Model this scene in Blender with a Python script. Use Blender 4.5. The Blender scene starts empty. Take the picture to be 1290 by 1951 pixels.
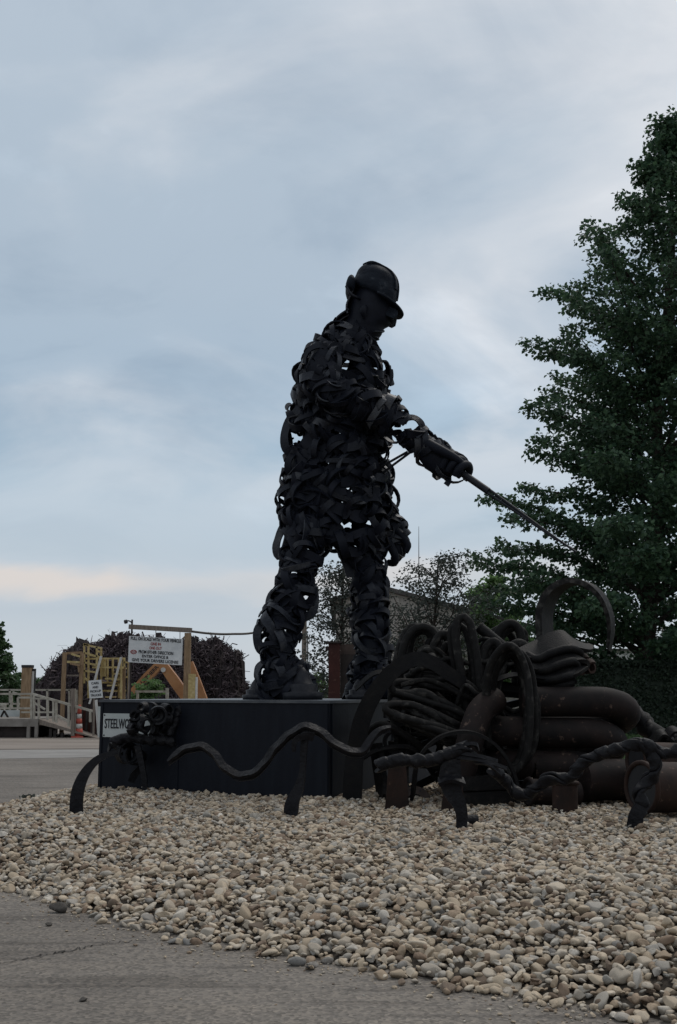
import bpy, math, random
import numpy as np
from mathutils import Vector, Matrix

# ------------------------------------------------------------------ camera
F = 2091.0                      # focal length in photo pixels
CX, CY, CAMZ = 645.0, 975.5, 1.30
PITCH = math.atan(342.5 / F)    # horizon at y = 1318
sc = bpy.context.scene
C = sc.collection
cam_d = bpy.data.cameras.new('camera')
cam = bpy.data.objects.new('camera', cam_d)
C.objects.link(cam)
cam.location = (0, 0, CAMZ)
cam.rotation_euler = (math.pi / 2 + PITCH, 0, 0)
cam_d.sensor_fit = 'VERTICAL'
cam_d.sensor_height = 24.0
cam_d.lens = 24.0 * F / 1951.0
cam_d.clip_end = 3000
cam_d.clip_start = 0.05
sc.camera = cam

# ------------------------------------------------------------------ world, sun, exposure
SUN_EL, SUN_AZ = math.radians(56), math.radians(35)
w = bpy.data.worlds.new('World')
sc.world = w
w.use_nodes = True
nt = w.node_tree
for n in list(nt.nodes):
    nt.nodes.remove(n)


def N(tree, typ, **kw):
    n = tree.nodes.new(typ)
    for k, v in kw.items():
        if k.startswith('i_'):
            n.inputs[k[2:].replace('_', ' ')].default_value = v
        else:
            setattr(n, k, v)
    return n


def ramp(tree, stops, interp='LINEAR'):
    r = tree.nodes.new('ShaderNodeValToRGB')
    r.color_ramp.interpolation = interp
    el = r.color_ramp.elements
    while len(el) > 1:
        el.remove(el[-1])
    el[0].position = stops[0][0]
    el[0].color = (*stops[0][1], 1)
    for p, c in stops[1:]:
        e = el.new(p)
        e.color = (*c, 1)
    return r


def srgb(r, g, b):
    f = lambda v: (v / 255 / 12.92) if v / 255 <= 0.04045 else ((v / 255 + 0.055) / 1.055) ** 2.4
    return (f(r), f(g), f(b))


L = nt.links.new
CLOUD_OFF = (5.3, 2.9, 0)
geo = N(nt, 'ShaderNodeTexCoord')
sep = N(nt, 'ShaderNodeSeparateXYZ')
L(geo.outputs['Generated'], sep.inputs[0])
# project the direction on a cloud deck so that clouds flatten towards the horizon
addz = N(nt, 'ShaderNodeMath', operation='ADD')
L(sep.outputs['Z'], addz.inputs[0]); addz.inputs[1].default_value = 0.30
mx = N(nt, 'ShaderNodeMath', operation='MAXIMUM'); L(addz.outputs[0], mx.inputs[0]); mx.inputs[1].default_value = 0.03
dx = N(nt, 'ShaderNodeMath', operation='DIVIDE'); L(sep.outputs['X'], dx.inputs[0]); L(mx.outputs[0], dx.inputs[1])
dy = N(nt, 'ShaderNodeMath', operation='DIVIDE'); L(sep.outputs['Y'], dy.inputs[0]); L(mx.outputs[0], dy.inputs[1])
comb = N(nt, 'ShaderNodeCombineXYZ'); L(dx.outputs[0], comb.inputs[0]); L(dy.outputs[0], comb.inputs[1])
mp = N(nt, 'ShaderNodeMapping'); L(comb.outputs[0], mp.inputs['Vector'])
mp.inputs['Location'].default_value = CLOUD_OFF
mp.inputs['Rotation'].default_value = (0, 0, math.radians(-24))
mp.inputs['Scale'].default_value = (0.75, 0.95, 1)
n1 = N(nt, 'ShaderNodeTexNoise', i_Scale=1.55, i_Detail=8.0, i_Roughness=0.52, i_Distortion=0.6); L(mp.outputs[0], n1.inputs['Vector'])
n2 = N(nt, 'ShaderNodeTexNoise', i_Scale=0.5, i_Detail=3.0, i_Roughness=0.5); L(mp.outputs[0], n2.inputs['Vector'])
w1 = N(nt, 'ShaderNodeMath', operation='MULTIPLY_ADD'); L(n1.outputs['Fac'], w1.inputs[0]); w1.inputs[1].default_value = 0.13; w1.inputs[2].default_value = -0.065
ez = N(nt, 'ShaderNodeMath', operation='ADD'); L(sep.outputs['Z'], ez.inputs[0]); L(w1.outputs[0], ez.inputs[1])
base = ramp(nt, [(0.0, srgb(182, 191, 200)), (0.045, srgb(186, 195, 204)), (0.072, srgb(178, 189, 200)), (0.092, srgb(184, 193, 202)), (0.108, srgb(188, 196, 204)), (0.120, srgb(180, 192, 203)),
                 (0.135, srgb(170, 186, 199)), (0.18, srgb(155, 179, 197)), (0.25, srgb(164, 182, 198)), (0.33, srgb(170, 185, 199)), (0.45, srgb(174, 188, 201)), (0.60, srgb(182, 194, 206)), (1.0, srgb(189, 199, 210))])
L(ez.outputs[0], base.inputs[0])
# thin warm streaks low over the horizon, broken along the azimuth
wr = ramp(nt, [(0.082, (0, 0, 0)), (0.100, (1, 1, 1)), (0.110, (1, 1, 1)), (0.124, (0, 0, 0))]); L(ez.outputs[0], wr.inputs[0])
n6 = N(nt, 'ShaderNodeTexNoise', i_Scale=3.2, i_Detail=2.0); L(geo.outputs['Generated'], n6.inputs['Vector'])
r6 = ramp(nt, [(0.44, (0.12, 0.12, 0.12)), (0.58, (1, 1, 1))]); L(n6.outputs['Fac'], r6.inputs[0])
wm = N(nt, 'ShaderNodeMath', operation='MULTIPLY'); L(wr.outputs[0], wm.inputs[0]); L(r6.outputs[0], wm.inputs[1])
warm = N(nt, 'ShaderNodeMixRGB', blend_type='MIX'); L(wm.outputs[0], warm.inputs[0]); L(base.outputs[0], warm.inputs[1]); warm.inputs[2].default_value = (*srgb(212, 204, 199), 1)
fac = ramp(nt, [(0.37, (0, 0, 0)), (0.60, (1, 1, 1))], 'EASE')
L(n1.outputs['Fac'], fac.inputs[0])
bright = N(nt, 'ShaderNodeMixRGB', blend_type='MIX')
L(warm.outputs[0], bright.inputs[1]); bright.inputs[2].default_value = (*srgb(216, 219, 223), 1)
thin = ramp(nt, [(0.10, (0.10, 0.10, 0.10)), (0.26, (0.95, 0.95, 0.95))]); L(sep.outputs['Z'], thin.inputs[0])
fm = N(nt, 'ShaderNodeMath', operation='MULTIPLY'); L(fac.outputs[0], fm.inputs[0]); L(thin.outputs[0], fm.inputs[1])
L(fm.outputs[0], bright.inputs[0])
# darker grey bellies and small bright breaks
n5 = N(nt, 'ShaderNodeTexNoise', i_Scale=3.4, i_Detail=7.0, i_Roughness=0.56, i_Distortion=0.5); L(mp.outputs[0], n5.inputs['Vector'])
r5 = ramp(nt, [(0.32, (0.84, 0.865, 0.89)), (0.48, (0.99, 0.99, 0.99)), (0.58, (1.0, 1.0, 1.0)), (0.72, (1.20, 1.18, 1.16))]); L(n5.outputs['Fac'], r5.inputs[0])
bm5 = N(nt, 'ShaderNodeMixRGB', blend_type='MULTIPLY'); L(thin.outputs[0], bm5.inputs[0]); L(bright.outputs[0], bm5.inputs[1]); L(r5.outputs[0], bm5.inputs[2])
mul = N(nt, 'ShaderNodeMixRGB', blend_type='MULTIPLY'); mul.inputs[0].default_value = 1.0
L(bm5.outputs[0], mul.inputs[1]); mul.inputs[2].default_value = (10.0, 10.0, 10.0, 1)
sky = N(nt, 'ShaderNodeTexSky', sky_type='NISHITA', sun_disc=False, sun_elevation=SUN_EL, sun_rotation=SUN_AZ)
mixs = N(nt, 'ShaderNodeMixRGB', blend_type='MIX'); mixs.inputs[0].default_value = 0.93
L(sky.outputs[0], mixs.inputs[1]); L(mul.outputs[0], mixs.inputs[2])
bg = N(nt, 'ShaderNodeBackground', i_Strength=0.1)
L(mixs.outputs[0], bg.inputs['Color'])
out = N(nt, 'ShaderNodeOutputWorld'); L(bg.outputs[0], out.inputs['Surface'])

sd = bpy.data.lights.new('sun', 'SUN')
sd.energy = 1.3
sd.angle = math.radians(30)
sd.color = (1.0, 0.95, 0.88)
sun = bpy.data.objects.new('sun', sd)
C.objects.link(sun)
sdir = Vector((math.sin(SUN_AZ) * math.cos(SUN_EL), math.cos(SUN_AZ) * math.cos(SUN_EL), math.sin(SUN_EL)))
sun.rotation_euler = (-sdir).to_track_quat('-Z', 'Y').to_euler()
sun.location = (20, 30, 30)
sc.view_settings.view_transform = 'Standard'
sc.view_settings.look = 'None'
sc.view_settings.gamma = 1.0
sc.view_settings.exposure = 0.12
sc.view_settings.use_curve_mapping = False

# ------------------------------------------------------------------ helpers
random.seed(7)
rng = np.random.default_rng(11)
cp, sp = math.cos(PITCH), math.sin(PITCH)


def P(px, py, Y):
    """world point at world depth Y seen at photo pixel (px, py)"""
    x = (px - CX) / F
    y = -(py - CY) / F
    d = np.array([x, cp - y * sp, sp + y * cp])
    return np.array([0, 0, CAMZ]) + d * (Y / d[1])


def proj(p):
    p = np.asarray(p, float) - np.array([0, 0, CAMZ])
    zc = p[..., 1] * cp + p[..., 2] * sp
    yc = -p[..., 1] * sp + p[..., 2] * cp
    return np.stack([CX + F * p[..., 0] / zc, CY - F * yc / zc], -1)


def G(px, py, z=0.0):
    """world point on the level z seen at photo pixel"""
    x = (px - CX) / F
    y = -(py - CY) / F
    d = np.array([x, cp - y * sp, sp + y * cp])
    return np.array([0, 0, CAMZ]) + d * ((z - CAMZ) / d[2])


def nrm(v):
    v = np.asarray(v, float)
    l = np.linalg.norm(v, axis=-1, keepdims=True)
    return v / np.maximum(l, 1e-9)


def spline(pts, n):
    pts = np.asarray(pts, float)
    k = len(pts)
    if k == 2:
        t = np.linspace(0, 1, n)[:, None]
        return pts[0] * (1 - t) + pts[1] * t
    ext = np.vstack([2 * pts[0] - pts[1], pts, 2 * pts[-1] - pts[-2]])
    seg = np.linalg.norm(np.diff(pts, axis=0), axis=1)
    cum = np.concatenate([[0], np.cumsum(seg)])
    s = np.linspace(0, cum[-1], n)
    o = []
    for v in s:
        i = min(max(np.searchsorted(cum, v, side='right') - 1, 0), k - 2)
        t = (v - cum[i]) / max(seg[i], 1e-9)
        p0, p1, p2, p3 = ext[i:i + 4]
        o.append(0.5 * ((2 * p1) + (-p0 + p2) * t + (2 * p0 - 5 * p1 + 4 * p2 - p3) * t ** 2 + (-p0 + 3 * p1 - 3 * p2 + p3) * t ** 3))
    return np.array(o)


def frames(pts, ref=None):
    T = nrm(np.gradient(pts, axis=0))
    n = np.zeros_like(T)
    a = np.array(ref if ref is not None else ([0, 0, 1] if abs(T[0][2]) < 0.9 else [1, 0, 0]), float)
    n[0] = nrm(a - T[0] * np.dot(a, T[0]))
    for i in range(1, len(T)):
        v = n[i - 1] - T[i] * np.dot(n[i - 1], T[i])
        n[i] = nrm(v)
    return T, n, np.cross(T, n)


class MB:
    def __init__(s):
        s.v = []; s.f = []; s.c = 0; s.flat = []

    def add(s, v, f, flat=False):
        s.v.append(np.asarray(v, float))
        s.f += [tuple(i + s.c for i in q) for q in f]
        s.flat += [flat] * len(f)
        s.c += len(v)
        return s

    def box(s, a, b, bev=0.0):
        x0, y0, z0 = np.minimum(a, b); x1, y1, z1 = np.maximum(a, b)
        v = [(x0, y0, z0), (x1, y0, z0), (x1, y1, z0), (x0, y1, z0), (x0, y0, z1), (x1, y0, z1), (x1, y1, z1), (x0, y1, z1)]
        return s.add(v, [(0, 3, 2, 1), (4, 5, 6, 7), (0, 1, 5, 4), (1, 2, 6, 5), (2, 3, 7, 6), (3, 0, 4, 7)], True)

    def prism(s, poly, d):
        """polygon of 3-D points pushed along d"""
        p = np.asarray(poly, float); d = np.asarray(d, float); n = len(p)
        v = np.vstack([p, p + d])
        f = [tuple(range(n - 1, -1, -1)), tuple(range(n, 2 * n))]
        f += [(i, (i + 1) % n, n + (i + 1) % n, n + i) for i in range(n)]
        return s.add(v, f, True)

    def bar(s, a, b, w, h=None, up=(0, 0, 1)):
        """rectangular bar from a to b"""
        h = h or w
        a = np.asarray(a, float); b = np.asarray(b, float)
        t = nrm(b - a); u = np.asarray(up, float)
        if abs(np.dot(t, u)) > 0.95:
            u = np.array([0, 1.0, 0])
        sx = nrm(np.cross(t, u)); u = np.cross(sx, t)
        o = [sx * w / 2 * i + u * h / 2 * j for i, j in ((-1, -1), (1, -1), (1, 1), (-1, 1))]
        v = [a + q for q in o] + [b + q for q in o]
        return s.add(v, [(0, 1, 2, 3), (7, 6, 5, 4), (0, 4, 5, 1), (1, 5, 6, 2), (2, 6, 7, 3), (3, 7, 4, 0)], True)

    def tube(s, pts, r, seg=10, ref=None, sy=1.0, cap=True):
        pts = np.asarray(pts, float); n = len(pts)
        r = np.broadcast_to(np.asarray(r, float), (n,))
        T, a, b = frames(pts, ref)
        th = np.linspace(0, 2 * np.pi, seg, endpoint=False)
        v = (pts[:, None] + r[:, None, None] * (a[:, None] * np.cos(th)[None, :, None] + sy * b[:, None] * np.sin(th)[None, :, None])).reshape(-1, 3)
        f = [(i * seg + j, i * seg + (j + 1) % seg, (i + 1) * seg + (j + 1) % seg, (i + 1) * seg + j) for i in range(n - 1) for j in range(seg)]
        s.add(v, f)
        if cap:
            s.add(v[:seg], [tuple(range(seg - 1, -1, -1))], True)
            s.add(v[-seg:], [tuple(range(seg))], True)
        return s

    def band(s, pts, nor, wid, th):
        """flat strip; nor = thickness direction at each point"""
        pts = np.asarray(pts, float); n = len(pts)
        T = nrm(np.gradient(pts, axis=0))
        nor = np.broadcast_to(np.asarray(nor, float), (n, 3))
        nor = nrm(nor - T * np.sum(nor * T, 1, keepdims=True))
        W = np.cross(T, nor)
        wid = np.broadcast_to(np.asarray(wid, float), (n,))[:, None] / 2
        th = th / 2
        c = [pts - W * wid - nor * th, pts + W * wid - nor * th, pts + W * wid + nor * th, pts - W * wid + nor * th]
        for k in range(4):
            A, B = c[k], c[(k + 1) % 4]
            v = np.stack([A, B], 1).reshape(-1, 3)
            s.add(v, [(2 * i, 2 * i + 1, 2 * i + 3, 2 * i + 2) for i in range(n - 1)])
        s.add([c[0][0], c[1][0], c[2][0], c[3][0]], [(3, 2, 1, 0)], True)
        s.add([c[0][-1], c[1][-1], c[2][-1], c[3][-1]], [(0, 1, 2, 3)], True)
        return s

    def rope(s, pts, r, strands=2, turns=6.0, seg=8, off=0.8, phase=0.0, flat=0.42):
        """twisted flat bars: uneven pitch, each strand a flattened bar lying round the axis"""
        pts = np.asarray(pts, float); n = len(pts)
        T, a, b = frames(pts)
        d = np.concatenate([[0], np.cumsum(np.linalg.norm(np.diff(pts, axis=0), axis=1))]); d /= d[-1]
        dw = d + 0.035 * np.sin(d * 9 + turns) + 0.02 * np.sin(d * 23 + phase)
        for k in range(strands):
            ph = phase + 2 * np.pi * (dw * turns + k / strands)
            rad = nrm(a * np.cos(ph)[:, None] + b * np.sin(ph)[:, None])
            rr = r * (1 + 0.16 * np.sin(d * 31 + k * 2.1) + 0.08 * np.sin(d * 67 + k))
            c = pts + rad * (off * rr)[:, None]
            t2 = nrm(np.gradient(c, axis=0)); w2 = nrm(np.cross(t2, rad)); n2 = np.cross(w2, t2)
            th = np.linspace(0, 2 * np.pi, seg, endpoint=False)
            se = lambda v: np.sign(v) * np.abs(v) ** 0.6
            v = (c[:, None] + rr[:, None, None] * (w2[:, None] * se(np.cos(th))[None, :, None] * 1.15 + flat * n2[:, None] * se(np.sin(th))[None, :, None])).reshape(-1, 3)
            s.add(v, [(i * seg + j, i * seg + (j + 1) % seg, (i + 1) * seg + (j + 1) % seg, (i + 1) * seg + j) for i in range(n - 1) for j in range(seg)])
            s.add(v[:seg], [tuple(range(seg - 1, -1, -1))], True); s.add(v[-seg:], [tuple(range(seg))], True)
        return s

    def loft(s, rows, seg=20):
        """rows: (centre, side vec, depth vec)"""
        th = np.linspace(0, 2 * np.pi, seg, endpoint=False)
        v = []
        for c, a, b in rows:
            for t in th:
                v.append(np.asarray(c) + np.asarray(a) * math.cos(t) + np.asarray(b) * math.sin(t))
        n = len(rows)
        f = [(i * seg + j, i * seg + (j + 1) % seg, (i + 1) * seg + (j + 1) % seg, (i + 1) * seg + j) for i in range(n - 1) for j in range(seg)]
        f += [tuple(range(seg - 1, -1, -1)), tuple(range((n - 1) * seg, n * seg))]
        return s.add(v, f)

    def build(s, name, mat, parent=None, label=None, cat=None, group=None, kind=None, origin=None):
        v = np.vstack(s.v)
        if parent is not None:
            r = parent
            while r.parent:
                r = r.parent
            off = np.array(r.location)
        else:
            off = np.zeros(3) if origin is None else np.asarray(origin, float)
        me = bpy.data.meshes.new(name)
        me.from_pydata((v - off).tolist(), [], s.f)
        me.polygons.foreach_set('use_smooth', [not q for q in s.flat])
        me.update()
        if mat:
            me.materials.append(mat)
        o = bpy.data.objects.new(name, me)
        C.objects.link(o)
        if parent is not None:
            o.parent = parent
        else:
            o.location = off
        tag(o, label, cat, group, kind)
        return o


def tag(o, label=None, cat=None, group=None, kind=None):
    for k, v in (('label', label), ('category', cat), ('group', group), ('kind', kind)):
        if v:
            o[k] = v
    return o


def thing(name, loc, label, cat, group=None):
    o = bpy.data.objects.new(name, None)
    C.objects.link(o)
    o.location = tuple(float(q) for q in loc)
    o.empty_display_size = 0.1
    return tag(o, label, cat, group)


def raw_mesh(name, v, tri, mat, smooth=False):
    me = bpy.data.meshes.new(name)
    v = np.ascontiguousarray(v, dtype=np.float32); tri = np.ascontiguousarray(tri, dtype=np.int32)
    me.vertices.add(len(v)); me.vertices.foreach_set('co', v.ravel())
    k = tri.shape[1]
    me.loops.add(tri.size); me.loops.foreach_set('vertex_index', tri.ravel())
    me.polygons.add(len(tri))
    me.polygons.foreach_set('loop_start', np.arange(0, tri.size, k, dtype=np.int32))
    me.polygons.foreach_set('use_smooth', np.full(len(tri), smooth))
    me.update(calc_edges=True)
    me.validate()
    if mat:
        me.materials.append(mat)
    return me


# ------------------------------------------------------------------ materials
def mat_base(name):
    m = bpy.data.materials.new(name)
    m.use_nodes = True
    t = m.node_tree
    return m, t, t.nodes['Principled BSDF']


def mat_noise(name, stops, scale=8.0, rough=0.6, spec=0.3, bump=0.0, bscale=40.0, detail=6.0, metal=0.0, stretch=(1, 1, 1), rrange=0.0, nrough=0.6, island=0.0):
    m, t, p = mat_base(name)
    l = t.links.new
    tc = N(t, 'ShaderNodeTexCoord'); mpn = N(t, 'ShaderNodeMapping'); l(tc.outputs['Object'], mpn.inputs['Vector'])
    mpn.inputs['Scale'].default_value = stretch
    n = N(t, 'ShaderNodeTexNoise', i_Scale=scale, i_Detail=detail, i_Roughness=nrough); l(mpn.outputs[0], n.inputs['Vector'])
    r = ramp(t, stops)
    if island:
        g = N(t, 'ShaderNodeNewGeometry'); oi = N(t, 'ShaderNodeObjectInfo')
        a = N(t, 'ShaderNodeMath', operation='ADD'); l(g.outputs['Random Per Island'], a.inputs[0]); l(oi.outputs['Random'], a.inputs[1])
        fr = N(t, 'ShaderNodeMath', operation='FRACT'); l(a.outputs[0], fr.inputs[0])
        mm = N(t, 'ShaderNodeMath', operation='MULTIPLY_ADD'); l(fr.outputs[0], mm.inputs[0]); mm.inputs[1].default_value = island; mm.inputs[2].default_value = -island / 2
        ad = N(t, 'ShaderNodeMath', operation='ADD'); l(n.outputs['Fac'], ad.inputs[0]); l(mm.outputs[0], ad.inputs[1])
        l(ad.outputs[0], r.inputs[0])
    else:
        l(n.outputs['Fac'], r.inputs[0])
    l(r.outputs[0], p.inputs['Base Color'])
    p.inputs['Roughness'].default_value = rough
    p.inputs['Specular IOR Level'].default_value = spec
    p.inputs['Metallic'].default_value = metal
    if rrange:
        mr = N(t, 'ShaderNodeMapRange'); l(n.outputs['Fac'], mr.inputs[0]); mr.inputs[3].default_value = rough - rrange; mr.inputs[4].default_value = rough + rrange
        l(mr.outputs[0], p.inputs['Roughness'])
    if bump:
        n2 = N(t, 'ShaderNodeTexNoise', i_Scale=bscale, i_Detail=5.0); l(tc.outputs['Object'], n2.inputs['Vector'])
        b = N(t, 'ShaderNodeBump', i_Strength=bump, i_Distance=0.02); l(n2.outputs['Fac'], b.inputs['Height']); l(b.outputs[0], p.inputs['Normal'])
    return m


M = {}
M['steel'] = mat_noise('blackened_steel', [(0.2, (0.004, 0.005, 0.009)), (0.5, (0.009, 0.0115, 0.019)), (0.72, (0.026, 0.029, 0.037)), (0.88, (0.055, 0.056, 0.06))], 7, 0.42, 0.2, 0.35, 45, island=0.62)
M['steel_core'] = mat_noise('dark_steel_core', [(0.3, (0.004, 0.005, 0.009)), (0.7, (0.009, 0.011, 0.018))], 7, 0.6, 0.14)
M['helmet'] = mat_noise('helmet_steel', [(0.35, (0.006, 0.008, 0.013)), (0.6, (0.011, 0.015, 0.022)), (0.75, (0.05, 0.056, 0.064))], 9, 0.65, 0.1, 0.6, 22)
M['rod'] = mat_noise('rod_steel', [(0.3, (0.008, 0.009, 0.013)), (0.7, (0.022, 0.023, 0.028))], 20, 0.5, 0.2)
M['plinth'] = mat_noise('plinth_paint', [(0.3, (0.004, 0.005, 0.009)), (0.6, (0.007, 0.009, 0.014)), (0.8, (0.014, 0.016, 0.022))], 3, 0.5, 0.14, 0.08, 30, stretch=(3, 3, 0.5))
M['plinth_lit_rim'] = mat_noise('plinth_lit_rim_steel', [(0.3, (0.03, 0.035, 0.045)), (0.7, (0.08, 0.085, 0.09))], 6, 0.45, 0.4)  # paler than the body: the lit top edge is put into its colour
M['iron'] = mat_noise('scrap_iron', [(0.3, (0.005, 0.005, 0.006)), (0.55, (0.009, 0.0085, 0.0085)), (0.72, (0.02, 0.018, 0.017)), (0.8, (0.045, 0.042, 0.039))], 11, 0.6, 0.13, 0.3, 70, island=0.12)
M['cable'] = mat_noise('cable_rubber', [(0.3, (0.006, 0.0055, 0.0055)), (0.55, (0.011, 0.0105, 0.010)), (0.72, (0.05, 0.047, 0.043))], 14, 0.65, 0.13, 0.25, 80, island=0.15)
M['fence'] = mat_noise('forged_band_steel', [(0.3, (0.004, 0.004, 0.0055)), (0.6, (0.009, 0.009, 0.011)), (0.75, (0.03, 0.029, 0.03))], 14, 0.5, 0.15, 0.6, 26)


def rusty(name, dark, mid, flake, f0=0.60, f1=0.66):
    m, t, p = mat_base(name); l = t.links.new
    tc = N(t, 'ShaderNodeTexCoord')
    n = N(t, 'ShaderNodeTexNoise', i_Scale=3.5, i_Detail=8.0, i_Roughness=0.65); l(tc.outputs['Object'], n.inputs['Vector'])
    r = ramp(t, [(0.35, dark), (0.65, mid)]); l(n.outputs['Fac'], r.inputs[0])
    n2 = N(t, 'ShaderNodeTexNoise', i_Scale=9.0, i_Detail=9.0, i_Roughness=0.72); l(tc.outputs['Object'], n2.inputs['Vector'])
    r2 = ramp(t, [(f0, (0, 0, 0)), (f1, (1, 1, 1))]); l(n2.outputs['Fac'], r2.inputs[0])
    mxn = N(t, 'ShaderNodeMixRGB'); l(r2.outputs[0], mxn.inputs[0]); l(r.outputs[0], mxn.inputs[1]); mxn.inputs[2].default_value = (*flake, 1)
    l(mxn.outputs[0], p.inputs['Base Color'])
    p.inputs['Roughness'].default_value = 0.75; p.inputs['Specular IOR Level'].default_value = 0.2
    b = N(t, 'ShaderNodeBump', i_Strength=0.35, i_Distance=0.01); l(n2.outputs['Fac'], b.inputs['Height']); l(b.outputs[0], p.inputs['Normal'])
    return m


M['pipe'] = rusty('rusted_black_pipe', (0.006, 0.005, 0.005), (0.019, 0.012, 0.0105), (0.10, 0.067, 0.052), 0.59, 0.66)
M['rust'] = rusty('rust_brown', (0.012, 0.008, 0.007), (0.034, 0.018, 0.013), (0.09, 0.057, 0.042))
M['tanplate'] = rusty('tan_rusted_plate', (0.05, 0.038, 0.033), (0.09, 0.065, 0.055), (0.13, 0.11, 0.1))
M['redrust'] = rusty('red_rust_column', (0.035, 0.014, 0.012), (0.06, 0.022, 0.018), (0.10, 0.05, 0.04))


def pebble_mat():
    m, t, p = mat_base('river_pebble'); l = t.links.new
    g = N(t, 'ShaderNodeNewGeometry'); oi = N(t, 'ShaderNodeObjectInfo')
    a = N(t, 'ShaderNodeMath', operation='ADD'); l(g.outputs['Random Per Island'], a.inputs[0]); l(oi.outputs['Random'], a.inputs[1])
    fr = N(t, 'ShaderNodeMath', operation='FRACT'); l(a.outputs[0], fr.inputs[0])
    r = ramp(t, [(0.0, (0.11, 0.085, 0.065)), (0.08, (0.20, 0.145, 0.105)), (0.18, (0.28, 0.22, 0.16)), (0.32, (0.36, 0.30, 0.225)), (0.5, (0.41, 0.345, 0.265)), (0.64, (0.29, 0.265, 0.23)),
                 (0.76, (0.46, 0.40, 0.32)), (0.86, (0.22, 0.215, 0.20)), (0.93, (0.50, 0.46, 0.40)), (0.97, (0.12, 0.115, 0.11)), (1.0, (0.58, 0.54, 0.48))])
    l(fr.outputs[0], r.inputs[0])
    tc = N(t, 'ShaderNodeTexCoord')
    n = N(t, 'ShaderNodeTexNoise', i_Scale=45.0, i_Detail=6.0, i_Roughness=0.65); l(tc.outputs['Object'], n.inputs['Vector'])
    r2 = ramp(t, [(0.3, (0.62, 0.59, 0.55)), (0.6, (1.18, 1.16, 1.13))]); l(n.outputs['Fac'], r2.inputs[0])
    mm = N(t, 'ShaderNodeMixRGB', blend_type='MULTIPLY'); mm.inputs[0].default_value = 1; l(r.outputs[0], mm.inputs[1]); l(r2.outputs[0], mm.inputs[2])
    l(mm.outputs[0], p.inputs['Base Color'])
    p.inputs['Roughness'].default_value = 0.8; p.inputs['Specular IOR Level'].default_value = 0.25
    b = N(t, 'ShaderNodeBump', i_Strength=0.3, i_Distance=0.004); l(n.outputs['Fac'], b.inputs['Height']); l(b.outputs[0], p.inputs['Normal'])
    return m


M['pebble'] = pebble_mat()
M['bed'] = mat_noise('bed_dirt_gap_shade', [(0.3, (0.025, 0.021, 0.017)), (0.7, (0.06, 0.05, 0.04))], 30, 0.9, 0.1, 0.5, 60)  # dirt kept dark so the gaps between pebbles look deeply shaded


def asphalt_mat():
    m, t, p = mat_base('worn_asphalt'); l = t.links.new
    tc = N(t, 'ShaderNodeTexCoord')
    n = N(t, 'ShaderNodeTexNoise', i_Scale=0.35, i_Detail=6.0, i_Roughness=0.6); l(tc.outputs['Object'], n.inputs['Vector'])
    r = ramp(t, [(0.3, (0.100, 0.088, 0.077)), (0.5, (0.138, 0.123, 0.108)), (0.7, (0.172, 0.154, 0.136))]); l(n.outputs['Fac'], r.inputs[0])
    # stones in the binder
    v = N(t, 'ShaderNodeTexVoronoi', i_Scale=60.0); l(tc.outputs['Object'], v.inputs['Vector'])
    rv = ramp(t, [(0.0, (0.45, 0.45, 0.45)), (0.45, (0.95, 0.95, 0.95)), (1.0, (1.6, 1.56, 1.5))]); l(v.outputs['Color'], rv.inputs[0])
    m1 = N(t, 'ShaderNodeMixRGB', blend_type='MULTIPLY'); m1.inputs[0].default_value = 0.8; l(r.outputs[0], m1.inputs[1]); l(rv.outputs[0], m1.inputs[2])
    # tyre scuffs: streaks that run across the lane
    mpn = N(t, 'ShaderNodeMapping'); l(tc.outputs['Object'], mpn.inputs['Vector'])
    mpn.inputs['Rotation'].default_value = (0, 0, math.radians(24)); mpn.inputs['Scale'].default_value = (0.5, 5.0, 1)
    n3 = N(t, 'ShaderNodeTexNoise', i_Scale=1.3, i_Detail=5.0, i_Roughness=0.55); l(mpn.outputs[0], n3.inputs['Vector'])
    r3 = ramp(t, [(0.36, (0.70, 0.69, 0.68)), (0.48, (1, 1, 1)), (0.62, (1.05, 1.04, 1.02))]); l(n3.outputs['Fac'], r3.inputs[0])
    m2 = N(t, 'ShaderNodeMixRGB', blend_type='MULTIPLY'); m2.inputs[0].default_value = 1; l(m1.outputs[0], m2.inputs[1]); l(r3.outputs[0], m2.inputs[2])
    n4 = N(t, 'ShaderNodeTexNoise', i_Scale=9.0, i_Detail=8.0, i_Roughness=0.7); l(tc.outputs['Object'], n4.inputs['Vector'])
    r4 = ramp(t, [(0.30, (0.6, 0.6, 0.6)), (0.42, (1, 1, 1))]); l(n4.outputs['Fac'], r4.inputs[0])
    m3 = N(t, 'ShaderNodeMixRGB', blend_type='MULTIPLY'); m3.inputs[0].default_value = 0.8; l(m2.outputs[0], m3.inputs[1]); l(r4.outputs[0], m3.inputs[2])
    l(m3.outputs[0], p.inputs['Base Color'])
    p.inputs['Roughness'].default_value = 0.85; p.inputs['Specular IOR Level'].default_value = 0.25
    b = N(t, 'ShaderNodeBump', i_Strength=0.6, i_Distance=0.006); l(v.outputs['Distance'], b.inputs['Height']); l(b.outputs[0], p.inputs['Normal'])
    return m


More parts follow.
